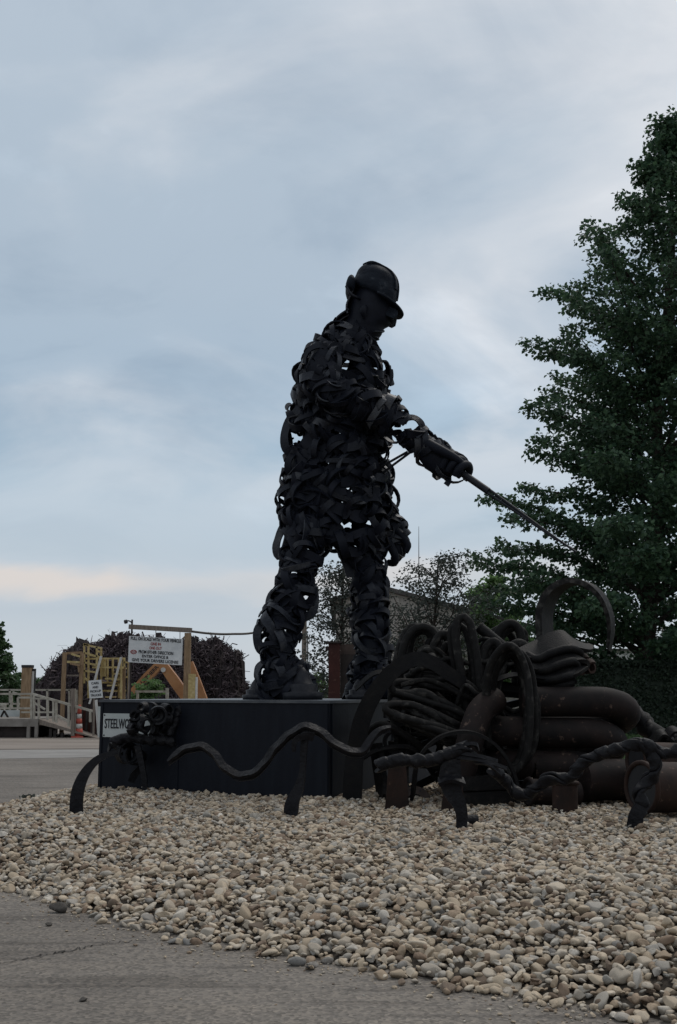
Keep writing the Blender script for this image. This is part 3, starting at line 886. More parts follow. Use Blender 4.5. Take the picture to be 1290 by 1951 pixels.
torso = Limb([xr(640, 634, 702, .24, .05), xr(658, 606, 722, .42, .05), xr(690, 575, 739, .52, .05), xr(730, 558, 749, .52, .05), xr(780, 553, 749, .5, .05), xr(830, 543, 741, .48, .05),
              xr(880, 537, 740, .46, .05), xr(930, 530, 744, .46, .05), xr(975, 529, 744, .44, .05), xr(1012, 533, 730, .40, .05), xr(1034, 545, 700, .34, .05)], 40)
tor = torso.fill('torso', 900, 150)
legA = Limb([xr(1000, 537, 640, .34, -.12), xr(1040, 533, 622, .32, -.14), xr(1080, 532, 604, .30, -.15), xr(1120, 524, 598, .29, -.17), xr(1150, 517, 594, .28, -.18), xr(1180, 502, 584, .27, -.18),
             xr(1215, 495, 568, .26, -.18), xr(1250, 497, 558, .24, -.18), xr(1285, 497, 556, .24, -.18)], 30)
lA = legA.fill('leg', 280, 42, steep=0.4)
legB = Limb([xr(1005, 640, 748, .34, .22), xr(1050, 646, 738, .32, .24), xr(1090, 662, 736, .30, .26), xr(1120, 670, 737, .28, .27), xr(1160, 673, 740, .28, .28), xr(1200, 672, 742, .27, .28), xr(1240, 674, 744, .26, .28), xr(1280, 672, 742, .26, .28)], 30)
lB = legB.fill('leg', 280, 40, steep=0.4)
bootA = Limb([(528, 1268, 34, .24, -.18), (536, 1290, 42, .25, -.2), (545, 1308, 50, .26, -.22), (547, 1328, 54, .27, -.22)], 12)
bA = bootA.fill('boot', 60, 14)
bootB = Limb([(706, 1268, 36, .24, .28), (708, 1290, 42, .25, .26), (712, 1308, 50, .26, .24), (714, 1328, 55, .27, .24)], 12)
bB = bootB.fill('boot', 60, 14)
armN = Limb([(628, 672, 34, .20, -.42), (612, 705, 34, .20, -.50), (622, 740, 33, .19, -.56), (668, 757, 30, .18, -.58), (722, 784, 29, .17, -.52), (762, 812, 28, .17, -.44), (790, 834, 25, .16, -.38)], 30)
aN = armN.fill('arm', 190, 28, steep=0.5)
armF = Limb([(722, 690, 26, .18, .55), (728, 745, 24, .19, .62), (718, 810, 24, .18, .62), (722, 880, 22, .17, .58), (726, 940, 24, .17, .52), (738, 990, 26, .17, .48), (748, 1025, 28, .18, .46)], 30)
aF = armF.fill('arm', 150, 24, steep=0.5)


# explicit open loops that show sky on the outline
def loop(pxs, wd, parent, dys=0.0, nd=(0, 0, 0)):
    p = spline([P(a, b, SY + dys + (c[0] if c else 0)) for a, b, *c in pxs], 22)
    cen = p.mean(0)
    n_ = nrm(p - cen) * 0.6 + np.array([0, -0.85, 0.1])
    MB().band(p, n_, wd, 0.018).build('steel_strip', M['steel'], parent)


loop([(572, 778), (552, 800), (542, 832), (548, 858), (572, 862), (588, 845)], 0.12, tor, -.1)
loop([(556, 818), (566, 800), (580, 806), (584, 835), (580, 862)], 0.10, tor, .05)
loop([(547, 990), (534, 1015), (526, 1042), (531, 1060), (541, 1052), (550, 1020)], 0.10, lA, -.1)
loop([(612, 1024), (632, 1030), (648, 1046), (660, 1075), (668, 1100)], 0.10, lB, .05)
loop([(570, 1104), (592, 1112), (600, 1140), (594, 1168), (572, 1178), (548, 1176)], 0.11, lA, -.15)
loop([(548, 1120), (522, 1130), (514, 1155), (524, 1180), (560, 1170)], 0.13, lA, -.2)
loop([(520, 1180), (496, 1192), (490, 1215), (500, 1240), (530, 1236)], 0.12, lA, -.2)
loop([(505, 1262), (493, 1272), (492, 1290), (506, 1296)], 0.10, bA, -.2)
loop([(768, 806), (775, 797), (790, 796), (802, 806), (806, 822)], 0.09, aN, -.4)
for a, b in ((800, 822), (826, 842), (838, 852)):     # torn cuff tabs
    p = spline([P(a - 8, b + 12, SY - .36), P(a, b, SY - .38), P(a + 9, b - 7, SY - .4)], 6)
    MB().band(p, (0, 1, 0.2), 0.13, 0.014).build('steel_strip', M['steel'], aN)

# ---- gloves
rod0, rod1 = P(838, 872, SY - .34), P(1098, 1052, SY - .95)
rd = nrm(rod1 - rod0)


def glove(name, palm_rows, seg_n=10):
    lm = Limb(palm_rows, 14)
    m = MB(); m.loft([(lm.c[i], lm.a[i], lm.b[i]) for i in range(14)], 16)
    return m, lm


m, lmH = glove('glove', [(790, 834, 22, .15, -.37), (806, 848, 22, .15, -.36), (826, 866, 28, .17, -.35), (848, 882, 30, .16, -.36), (866, 895, 22, .13, -.38)])
gl = m.build('glove', M['steel_core'], st)
upv = nrm(np.cross(rd, np.array([0, 1.0, 0]))); upv *= np.sign(upv[2])
dv = np.cross(rd, upv)
for k in range(4):      # four fingers wrapped round the rod
    c0 = rod0 + rd * (0.06 + 0.098 * k)
    ph = np.linspace(-2.4, 2.2 - 0.15 * k, 14)
    rr = 0.135 - 0.008 * abs(k - 1)
    pts = c0 + rr * (upv * np.cos(ph)[:, None] - dv * np.sin(ph)[:, None] * np.sign(dv[1]) * -1) + rd * (0.03 * np.sin(ph))[:, None]
    MB().tube(pts, 0.05 - 0.014 * np.linspace(0, 1, 14) ** 3, 9).build('finger', M['steel_core'], gl)
th_ = spline([P(815, 845, SY - .5), P(840, 858, SY - .58), P(866, 872, SY - .56), P(884, 886, SY - .5)], 12)
MB().tube(th_, np.linspace(0.065, 0.042, 12), 9).build('thumb', M['steel_core'], gl)
for k in range(22):
    r = lmH.strip(False) if k % 2 else lmH.ring()
    if r:
        MB().band(r[0], r[1], r[2] * 0.7, 0.014).build('steel_strip', M['steel'], gl)
p = spline([P(852, 905, SY - .4), P(855, 916, SY - .42), P(850, 924, SY - .44)], 6)
MB().band(p, (0, 1, 0), 0.07, 0.014).build('steel_strip', M['steel'], gl)

m, lmF = glove('glove', [(744, 1000, 26, .16, .48), (748, 1022, 30, .17, .46), (752, 1042, 27, .16, .44)])
gf = m.build('glove', M['steel_core'], st)
for k in range(4):
    pts = spline([P(742 + 9 * k, 1036 - 3 * k, SY + .3 + .09 * k), P(752 + 8 * k, 1056 - 6 * k, SY + .28 + .09 * k), P(752 + 7 * k, 1072 - 9 * k, SY + .34 + .09 * k), P(740 + 8 * k, 1072 - 8 * k, SY + .42 + .08 * k)], 12)
    MB().tube(pts, np.linspace(0.06, 0.042, 12), 9).build('finger', M['steel_core'], gf)
MB().tube(spline([P(756, 1012, SY + .34), P(770, 1026, SY + .3), P(777, 1040, SY + .3), P(772, 1052, SY + .32)], 10), np.linspace(0.06, 0.04, 10), 9).build('thumb', M['steel_core'], gf)
for k in range(14):
    r = lmF.strip(False) if k % 2 else lmF.ring()
    if r:
        MB().band(r[0], r[1], r[2] * 0.8, 0.014).build('steel_strip', M['steel'], gf)

# ---- rod held in the fist
rt = thing('furnace_rod', rod0 + rd * 0.6, 'long thin steel rod with thick sleeve held by the statue, pointing down right', 'rod')
sl1 = P(928, 940, SY - .55); dl = np.linalg.norm(sl1 - rod0)
MB().tube(spline([rod0 - rd * 0.05, rod0 + rd * (dl * .5), rod0 + rd * dl], 8), 0.043, 12).build('sleeve', M['rod'], rt)
e0 = rod0 + rd * dl
tot = np.linalg.norm(rod1 - rod0)
sag = np.array([0, 0, -0.05])
MB().tube(spline([e0 + upv * 0.022, rod0 + rd * (tot * .6) + upv * 0.012, rod0 + rd * (tot * .82), rod1], 14), np.linspace(0.018, 0.013, 14), 8).build('upper_bar', M['rod'], rt)
MB().tube(spline([e0 - upv * 0.022, rod0 + rd * (tot * .6) - upv * 0.014, rod0 + rd * (tot * .88) - upv * .012], 12), np.linspace(0.018, 0.013, 12), 8).build('lower_bar', M['rod'], rt)
for q_, e_ in (((716, 895, -.1), (776, 861, -.36)), ((722, 906, -.1), (784, 860, -.38))):
    MB().tube([P(q_[0], q_[1], SY + q_[2]), P(e_[0], e_[1], SY + e_[2])], 0.016, 7).build('stay_rod', M['rod'], st)

# ---- head
def hrow(y, l, r, d, dy=0.0):
    return ((l + r) / 2, y, (r - l) / 2, d)


rows = []
for y, l, r, d in [(552, 676, 744, .22), (566, 671, 752, .25), (580, 663, 754, .26), (592, 660, 757, .26), (603, 658, 753, .26), (612, 656, 747, .25), (619, 654, 744, .24), (622, 653, 737, .24), (628, 652, 731, .23),
                   (633, 650, 730, .22), (638, 648, 728, .22), (645, 646, 722, .21), (650, 646, 716, .20), (653, 648, 706, .19)]:
    c = P((l + r) / 2, y, SY); rows.append((c, np.array([(r - l) / 2 * SC, 0, 0]), np.array([0, d, 0])))
hd = MB().loft(rows, 22).build('head', M['steel_core'], st)
nk = Limb([(694, 606, 30, .22, 0), (678, 632, 36, .26, 0), (664, 658, 44, .30, .02), (655, 680, 52, .34, .05)], 14)
m = MB(); m.loft([(nk.c[i], nk.a[i] * .86, nk.b[i] * .86) for i in range(14)], 18)
nko = m.build('neck', M['steel_core'], st)
for _ in range(16):
    r = nk.strip(False)
    if r:
        MB().band(r[0], r[1], r[2] * 0.8, 0.016).build('steel_strip', M['steel'], nko)
for pxs in ([(672, 560), (660, 588), (662, 604)], [(664, 596), (644, 610), (626, 634)], [(640, 612), (622, 640), (600, 655)]):
    p = spline([P(a, b, SY - .05) for a, b in pxs], 10)
    MB().band(p, np.array([-1.0, 0, .6]), 0.3, 0.02).build('steel_strip', M['steel'], nko)
# goggles: a padded box round the eyes with a strap
gp = [P(736, 592, SY), P(752, 598, SY), P(757, 604, SY), P(755, 612, SY), P(748, 616, SY), P(734, 610, SY)]
m = MB(); m.prism([q_ - np.array([0, .19, 0]) for q_ in gp], (0, .38, 0))
gg = m.build('goggles', M['helmet'], hd)
for s_ in (-1, 1):
    e_ = spline([P(697, 582, SY + s_ * .26), P(692, 592, SY + s_ * .30), P(695, 606, SY + s_ * .27)], 8)
    MB().tube(e_, np.array([.02, .035, .04, .045, .045, .04, .03, .02]), 8).build('ear', M['steel_core'], hd)
MB().tube(spline([P(712, 631, SY - .22), P(727, 632, SY - .12), P(731, 631, SY), P(727, 632, SY + .12)], 10), 0.016, 6).build('mouth', M['steel'], hd)

# helmet
ang = math.radians(29)
rim = np.array([math.cos(ang), 0, -math.sin(ang)]); hup = np.array([math.sin(ang), 0, math.cos(ang)])
hc = P(711, 562, SY)
A_, B_, H2 = 48 * SC, 0.30, 56 * SC
rows = []
for ph in np.linspace(-0.12, 1.5, 16):
    r_ = max(math.cos(max(ph, 0)), 0.02) ** 0.58; h_ = math.sin(ph)
    sh = rim * (-0.06 * max(h_, 0))
    rows.append((hc + hup * H2 * h_ + sh, rim * A_ * r_, np.array([0, B_ * r_, 0])))
hmb = MB().loft(rows, 30)
hv = hmb.v[0]; hcv = hv - hc
hmb.v[0] = hc + hcv * (1 + .022 * np.sin(hcv[:, 0] * 19 + 1) * np.sin(hcv[:, 1] * 15) + .015 * np.sin(hcv[:, 2] * 31 + hcv[:, 0] * 11))[:, None]
hm = hmb.build('helmet', M['helmet'], st)
# brim: crescent plate round the front with a drip edge
nb = 26
th = np.linspace(-1.35, 1.35, nb)
wv = 0.15 * np.cos(th / 1.36 * (np.pi / 2)) ** 0.6 + 0.006
inn = hc[None] + np.outer(np.cos(th) * A_ * 0.985, rim) + np.outer(np.sin(th) * B_ * .985, [0, 1, 0]) - hup * 0.03
out_ = hc[None] + np.outer(np.cos(th) * (A_ + wv), rim) + np.outer(np.sin(th) * (B_ + wv), [0, 1, 0]) - hup * 0.03 - np.outer(wv * 0.10, hup)
v = np.vstack([inn, out_, inn - hup * 0.025, out_ - hup * 0.025])
f = []
for i in range(nb - 1):
    f += [(i, nb + i, nb + i + 1, i + 1), (2 * nb + i, 2 * nb + i + 1, 3 * nb + i + 1, 3 * nb + i), (nb + i, 3 * nb + i, 3 * nb + i + 1, nb + i + 1)]
MB().add(v, f, False).build('brim', M['helmet'], hm)
for y_, p0_, p1_, wd_ in ((0.0, 0.25, 2.3, .11), (-.14, .45, 2.2, .06), (.14, .45, 2.2, .06)):
    phs = np.linspace(p0_, p1_, 16)
    hs = np.sin(phs); cs_ = np.cos(phs)
    kx = math.sqrt(max(1 - (y_ / B_) ** 2, .05))
    rp = hc + np.outer(hs * H2 * kx ** .5 * 1.01, hup) + np.outer(-.06 * hs + A_ * np.sign(cs_) * np.abs(cs_) ** .58 * kx * 1.01, rim) + np.array([0, y_, 0])
    MB().band(rp, nrm(rp - hc), wd_, .03).build('ridge', M['helmet'], hm)
# ear protector roll at the back of the helmet
m = MB(); c = P(668, 549, SY - .05)
m.loft([(c + np.array([0, y_, 0]), np.array([k_ * 9.5 * SC, 0, -0.02]), np.array([0.02, 0, k_ * 18 * SC])) for y_, k_ in ((-.26, .3), (-.22, .8), (-.1, 1), (.1, 1), (.22, .8), (.26, .3))], 14)
m.build('ear_defender', M['helmet'], hm)
MB().tube(spline([P(660, 545, SY - .27), P(668, 560, SY - .3), P(678, 566, SY - .28), P(686, 570, SY - .2)], 9), 0.02, 7).build('band', M['steel'], hm)
# anchor bells by the boots
for px_, dy_ in ((487, -.25), (683, .0), (576, -.42)):
    c = P(px_, 1330, SY + dy_); c[2] = ZT
    rr = [(0, .15), (.05, .16), (.06, .11), (.11, .115), (.12, .08), (.19, .05), (.24, .012)]
    k_ = 1.0 if px_ != 576 else 1.55
    m = MB(); m.loft([(c + np.array([0, 0, h_ * k_]), np.array([r_ * k_, 0, 0]), np.array([0, r_ * k_, 0])) for h_, r_ in rr], 14)
    m.build('anchor_boss', M['rod'], st)

# ------------------------------------------------------------------ forged band fence in front of the plinth
def path(pts, n):
    return spline([P(*q_) for q_ in pts], n)


def gzp(p):
    return float(gz(np.array([[p[0], p[1]]]))[0])


def ground_pt(px, py):
    """where a pixel meets the gravel"""
    zz = 0.2
    for _ in range(6):
        c_ = G(px, py, zz); zz = gzp(c_)
    return G(px, py, zz)


# left stake: broad strap that rises from the gravel and bends right into the knot
fs = thing('forged_stake', ground_pt(146, 1550), 'curved broad steel strap rising from the gravel left of the plinth', 'sculpture', 'forged fence pieces')
g0 = ground_pt(146, 1550); Yf = g0[1]
pt = [g0 - np.array([0, 0, .06]), P(147, 1515, Yf), P(160, 1477, Yf + .02), P(186, 1447, Yf + .06), P(222, 1432, Yf + .12)]
pp_ = spline(pt, 24)
MB().band(pp_, np.array([0, 1.0, 0.0]) , np.interp(np.linspace(0, 1, 24), [0, .35, .7, 1], [.125, .115, .075, .045]), 0.035).build('strap', M['fence'], fs)

kn = thing('curled_knot', ground_pt(275, 1508), 'knot of tightly curled steel rings on a stem before the name plate', 'sculpture', 'forged fence pieces')
gk = ground_pt(275, 1508); Yk = gk[1]
stem = spline([gk - np.array([0, 0, .06]), P(276, 1490, Yk), P(270, 1455, Yk), P(262, 1420, Yk)], 14)
MB().band(stem, (0, 1, 0), np.linspace(.05, .07, 14), .05).build('stem', M['fence'], kn)


def curl(cx_, cy_, r_px, Y, tilt, turns, wid, name='ring', parent=None, start=0.0, sq=1.0, mat='fence'):
    s_ = Y / F
    ph = start + np.linspace(0, turns * 2 * np.pi, int(18 * turns) + 4)
    rr = r_px * s_ * np.linspace(1.0, 0.45, len(ph))
    c_ = P(cx_, cy_, Y)
    ax = np.array([math.cos(tilt), math.sin(tilt), 0])
    p = c_ + rr[:, None] * (np.outer(np.cos(ph), ax) + np.outer(np.sin(ph) * sq, [0, 0, 1]))
    p = p + np.outer(np.linspace(-.5, .5, len(ph)) * wid * 0.8, [-ax[1], ax[0], 0])
    nn = nrm(p - c_)
    return MB().band(p, nn, wid, 0.022).build(name, M[mat], parent)


krng = random.Random(3)
for (a, b, r_) in [(258, 1362, 12), (268, 1372, 16), (286, 1352, 16), (300, 1362, 18), (318, 1368, 15), (276, 1384, 17), (302, 1390, 15), (256, 1392, 15), (286, 1400, 16), (272, 1348, 10), (316, 1352, 12), (254, 1386, 11), (310, 1382, 13)]:
    curl(a, b, r_, Yk + krng.uniform(-.12, .12), krng.uniform(-1.1, 1.1), krng.uniform(.7, 1.7), krng.uniform(.04, .10), 'ring', kn, krng.uniform(0, 6))
MB().rope(spline([P(218, 1412, Yk), P(250, 1406, Yk), P(290, 1410, Yk), P(328, 1414, Yk)], 60), 0.048, 2, 3.4, 10, .6).build('twisted_bar', M['fence'], kn)
MB().rope(spline([P(322, 1398, Yk + .05), P(336, 1372, Yk + .1), P(345, 1340, Yk + .14)], 34), 0.036, 2, 2.2, 10, .6).build('twisted_bar', M['fence'], kn)
curl(245, 1434, 26, Yk + .1, .5, 1.2, .12, 'hoop', kn, 1.2)
curl(262, 1440, 20, Yk + .2, -.5, 1.1, .10, 'hoop', kn, 2.0)
MB().band(spline([P(233, 1436, Yk), P(212, 1420, Yk + .05), P(206, 1440, Yk + .1)], 12), (1, .3, .4), .07, .02).build('shard', M['fence'], kn)
MB().band(spline([P(250, 1490, Yk + .2), P(256, 1476, Yk + .18), P(268, 1464, Yk + .14)], 10), (0, 1, .4), .08, .02).build('shard', M['fence'], kn)

# wavy band on the second stake
gw = ground_pt(553, 1556); Yw = gw[1]
wb = thing('wavy_band', gw, 'long wavy steel band on a single stake along the plinth front', 'sculpture', 'forged fence pieces')
wp = spline([P(320, 1452, Yw + .5), P(345, 1430, Yw + .5), P(378, 1419, Yw + .45), P(405, 1434, Yw + .4), P(430, 1462, Yw + .32), P(462, 1478, Yw + .25), P(492, 1464, Yw + .18), P(525, 1425, Yw + .1),
             P(553, 1396, Yw + .05), P(583, 1384, Yw), P(615, 1396, Yw), P(650, 1423, Yw), P(685, 1433, Yw), P(703, 1412, Yw + .02), P(722, 1392, Yw + .04), P(745, 1388, Yw + .05)], 110)
wp = wp + np.outer(np.sin(np.linspace(0, 40, 110)) * .006 + np.sin(np.linspace(1, 90, 110)) * .004, [0, .4, 1])
MB().band(wp, nrm(np.array([0.0, -0.8, 1.0])), np.interp(np.linspace(0, 1, 110), [0, .04, .5, .93, 1], [.02, .065, .075, .065, .035]), 0.03).build('band', M['fence'], wb)
MB().band(wp + np.array([0, .05, -.035]), nrm(np.array([0.0, -1.0, .15])), np.interp(np.linspace(0, 1, 110), [0, .04, .5, .93, 1], [.015, .045, .05, .045, .02]), 0.025).build('rib', M['fence'], wb)
sp_ = spline([gw - np.array([0, 0, .06]), P(557, 1530, Yw), P(570, 1500, Yw + .01), P(577, 1465, Yw + .02), P(579, 1425, Yw + .02), P(583, 1392, Yw + .02)], 24)
MB().band(sp_, nrm(np.array([.25, 1.0, 0.0])), np.interp(np.linspace(0, 1, 24), [0, .15, .4, .6, 1], [.10, .135, .085, .05, .07]), 0.03).build('stake', M['fence'], wb)
MB().band(spline([P(560, 1432, Yw - .02), P(562, 1412, Yw - .03), P(580, 1402, Yw - .02), P(598, 1404, Yw)], 14), (0.2, 1, .3), np.linspace(.03, .08, 14), .02).build('leaf_tab', M['fence'], wb)
# scroll at its right end
sc_ = thing('steel_scroll', ground_pt(728, 1518), 'rolled steel scroll standing between wavy band and twisted bar', 'sculpture')
Ys = ground_pt(728, 1518)[1]
ph = np.linspace(-2.2, 4.1, 34); rr = np.linspace(30, 13, 34) * Ys / F
cs = P(752, 1416, Ys)
sp2 = np.vstack([spline([ground_pt(700, 1520) - np.array([0, 0, .05]), P(703, 1480, Ys), P(712, 1440, Ys)], 8), cs + np.outer(np.cos(ph[::-1] + 0.2) * -rr, [1, 0, 0]) + np.outer(np.sin(ph[::-1] + .2) * rr, [0, 0, 1]) * 1.0])[8:]
cN = nrm(sp2 - cs)
MB().band(sp2, cN, np.full(len(sp2), .20), 0.035).build('scroll', M['iron'], sc_)
m = MB()
m.band(spline([P(716, 1416, Ys + .03), P(722, 1460, Ys + .02), P(728, 1500, Ys), ground_pt(730, 1522) - np.array([0, 0, .05])], 16), (1, .35, 0), .26, .05)
m.build('leg_plate', M['iron'], sc_)
m = MB(); m.band(spline([P(776, 1428, Ys + .06), P(772, 1470, Ys + .04), ground_pt(776, 1520) - np.array([0, 0, .05])], 14), (1, -.2, 0), .2, .05); m.build('leg_plate', M['iron'], sc_)

# twisted bar on the third stake
gt = ground_pt(876, 1578); Yt = gt[1]
tb_ = thing('twisted_bar_post', gt, 'horizontal twisted steel bar with torn ends on a short stake', 'sculpture', 'forged fence pieces')
tp = spline([P(724, 1458, Yt + .1), P(760, 1448, Yt + .06), P(800, 1449, Yt + .03), P(838, 1444, Yt), P(868, 1430, Yt), P(888, 1422, Yt)], 80)
MB().rope(tp, 0.044, 2, 5.0, 10, off=.7).build('twisted_bar', M['fence'], tb_)
for a0, b0, a1, b1, a2, b2, w_ in [(838, 1442, 880, 1424, 908, 1438, .06), (870, 1436, 915, 1442, 948, 1450, .06), (870, 1444, 920, 1450, 966, 1464, .05), (884, 1420, 905, 1418, 912, 1430, .05), (905, 1452, 930, 1456, 956, 1476, .045)]:
    MB().band(spline([P(a0, b0, Yt), P(a1, b1, Yt - .04), P(a2, b2, Yt + .02)], 12), (0.1, .4, 1), np.linspace(w_, .012, 12), .03).build('torn_end', M['fence'], tb_)
MB().band(spline([P(724, 1456, Yt + .1), P(738, 1444, Yt + .1), P(760, 1440, Yt + .08)], 8), (0, .3, 1), np.linspace(.02, .05, 8), .02).build('torn_end', M['fence'], tb_)
sp3 = spline([gt - np.array([0, 0, .07]), P(880, 1556, Yt), P(874, 1530, Yt), P(864, 1512, Yt), P(858, 1485, Yt), P(860, 1446, Yt)], 22)
MB().band(sp3, (0, 1, 0), np.interp(np.linspace(0, 1, 22), [0, .3, .5, .75, 1], [.075, .095, .13, .19, .14]), .05).build('stake', M['fence'], tb_)
MB().band(spline([P(836, 1490, Yt - .03), P(858, 1482, Yt - .05), P(884, 1490, Yt - .03)], 9), (0, .4, -1), .12, .03).build('collar', M['fence'], tb_)
m = MB(); c_ = ground_pt(899, 1572); m.tube([c_ + np.array([-.05, 0, .035]), c_ + np.array([.05, .01, .035])], .05, 10); m.build('foot_plug', M['fence'], tb_)

# rope like twisted bar on the fourth stake, running off to the right
g4 = ground_pt(1206, 1577); Y4 = g4[1]
rb = thing('rope_twist_post', g4, 'rope-like twisted steel bar climbing to a bent twisted post at right', 'sculpture', 'forged fence pieces')
rp4 = spline([P(940, 1466, Y4 + .42), P(962, 1486, Y4 + .5), P(990, 1512, Y4 + .5), P(1016, 1506, Y4 + .45), P(1045, 1484, Y4 + .36), P(1085, 1480, Y4 + .28), P(1110, 1455, Y4 + .2), P(1150, 1436, Y4 + .1), P(1195, 1420, Y4), P(1225, 1416, Y4)], 130)
MB().rope(rp4, 0.042, 2, 6.0, 10, off=.7).build('twisted_bar', M['fence'], rb)
po4 = spline([P(1215, 1414, Y4), P(1238, 1432, Y4), P(1250, 1460, Y4), P(1236, 1486, Y4 + .01), P(1220, 1508, Y4), P(1222, 1535, Y4), P(1213, 1556, Y4), g4 - np.array([0, 0, .07])], 50)
MB().rope(po4, 0.045, 2, 1.8, 10, off=.6).build('post', M['fence'], rb)
sf = spline([P(1228, 1530, Y4 - .03), P(1213, 1552, Y4 - .04), g4 + np.array([0, -.03, -.05])], 10)
MB().band(sf, (.2, 1, 0), np.linspace(.10, .14, 10), .03).build('foot_blade', M['fence'], rb)
rp5 = spline([P(1225, 1416, Y4), P(1248, 1430, Y4), P(1275, 1434, Y4), P(1310, 1426, Y4), P(1370, 1440, Y4 + .1)], 60)
MB().rope(rp5, 0.042, 2, 2.8, 10, off=.7).build('twisted_bar', M['fence'], rb)

# ------------------------------------------------------------------ heap of pipe bends, cable and straps
def tube_thing(name, label, pts, r, mat='cable', cat='cable', n=50, seg=12, group=None, flat=1.0):
    p = path(pts, n)
    lo = p[np.argmin(p[:, 2])]
    t_ = thing(name, (lo[0], lo[1], max(gzp(lo), lo[2] - .02)), label, cat, group)
    MB().tube(p, r, seg, sy=flat).build('tube', M[mat], t_)
    return t_


# oblong coil of thick rusty pipe
pcx, pcy = P(1040, 1400, 11.75)[0], 11.75
pc_ = thing('pipe_coil', (pcx, pcy, .2), 'oblong coil of thick rusted black pipe stacked four turns high', 'pipe')
turns = [(1.36, 910, 1192), (1.05, 938, 1166), (.72, 930, 1136), (.37, 884, 1122)]
allp = []
nt_ = 52
for k, (zc_, l_, r_) in enumerate(turns):
    Yc = pcy
    xl_, xr_ = P(l_, 1400, Yc)[0], P(r_, 1400, Yc)[0]
    R_ = .40
    nz = turns[k + 1][0] if k < 3 else None
    # stadium: front left -> front right -> back right -> back left
    u = np.linspace(0, 1, nt_)
    pts = []
    sl = (xr_ - xl_) - 2 * R_
    per = 2 * sl + 2 * math.pi * R_
    for q_ in u:
        d_ = q_ * per
        if d_ < sl:
            pts.append((xl_ + R_ + d_, Yc - R_))
        elif d_ < sl + math.pi * R_:
            a_ = (d_ - sl) / R_
            pts.append((xr_ - R_ + R_ * math.sin(a_), Yc - R_ * math.cos(a_)))
        elif d_ < 2 * sl + math.pi * R_:
            pts.append((xr_ - R_ - (d_ - sl - math.pi * R_), Yc + R_))
        else:
            a_ = (d_ - 2 * sl - math.pi * R_) / R_
            pts.append((xl_ + R_ - R_ * math.sin(a_), Yc + R_ * math.cos(a_)))
    pts = np.array(pts)
    zz = np.full(nt_, zc_ - .16)
    if nz is not None:
        tt_ = np.clip((u * per - sl) / (math.pi * R_), 0, 1); zz = zc_ - .16 - (zc_ - nz) * (tt_ * tt_ * (3 - 2 * tt_)) * .96
    allp.append(np.column_stack([pts, zz]))
for k in range(4):
    seg_ = allp[k] if k == 3 else np.vstack([allp[k], allp[k + 1][:1]])
    MB().tube(seg_, 0.152, 18, ref=(0, 0, 1)).build('turn', M['pipe'], pc_)
# lower left outlet of the coil
MB().tube(path([(945, 1332, 11.35), (918, 1352, 11.2), (902, 1390, 11.1), (890, 1435, 11.05), (876, 1490, 11.05), (872, 1530, 11.05)], 26), 0.135, 16).build('outlet', M['pipe'], pc_)

# big hook of broad flat bar behind the coil
def shear_band(pts, cen, wvec, wid, th):
    pts = np.asarray(pts); n = len(pts)
    rad = nrm((pts - cen) * np.array([1, 0, 1]))
    wid = np.broadcast_to(wid, (n,))[:, None] / 2
    W = nrm(np.asarray(wvec, float)); th = np.broadcast_to(th, (n,))[:, None] / 2
    c = [pts - W * wid - rad * th, pts + W * wid - rad * th, pts + W * wid + rad * th, pts - W * wid + rad * th]
    m = MB()
    for k in range(4):
        m.add(np.stack([c[k], c[(k + 1) % 4]], 1).reshape(-1, 3), [(2 * i, 2 * i + 1, 2 * i + 3, 2 * i + 2) for i in range(n - 1)])
    m.add([c[q_][0] for q_ in range(4)], [(3, 2, 1, 0)], True); m.add([c[q_][-1] for q_ in range(4)], [(0, 1, 2, 3)], True)
    return m


p = path([(1046, 1320, 12.5), (1043, 1260, 12.5), (1038, 1205, 12.5), (1038, 1165, 12.5), (1052, 1131, 12.5), (1076, 1112, 12.5), (1100, 1108, 12.52), (1128, 1119, 12.55), (1150, 1143, 12.6), (1162, 1175, 12.65), (1164, 1205, 12.68), (1160, 1236, 12.7)], 64)
p = np.vstack([spline([np.array([p[0][0], p[0][1], gzp(p[0]) - .04]), p[0] - np.array([0, 0, .3])], 8), p])[:72]
t_ = thing('hook_band', (p[0][0], p[0][1], gzp(p[0])), 'tall hook of broad bent steel band rising over the pipe coil', 'steel band')
shear_band(p, P(1100, 1180, 12.6), (.5, .86, 0), np.interp(np.linspace(0, 1, len(p)), [0, .5, .75, 1], [.40, .38, .26, .12]), np.interp(np.linspace(0, 1, len(p)), [0, .5, 1], [.1, .07, .04])).build('band', M['cable'], t_)
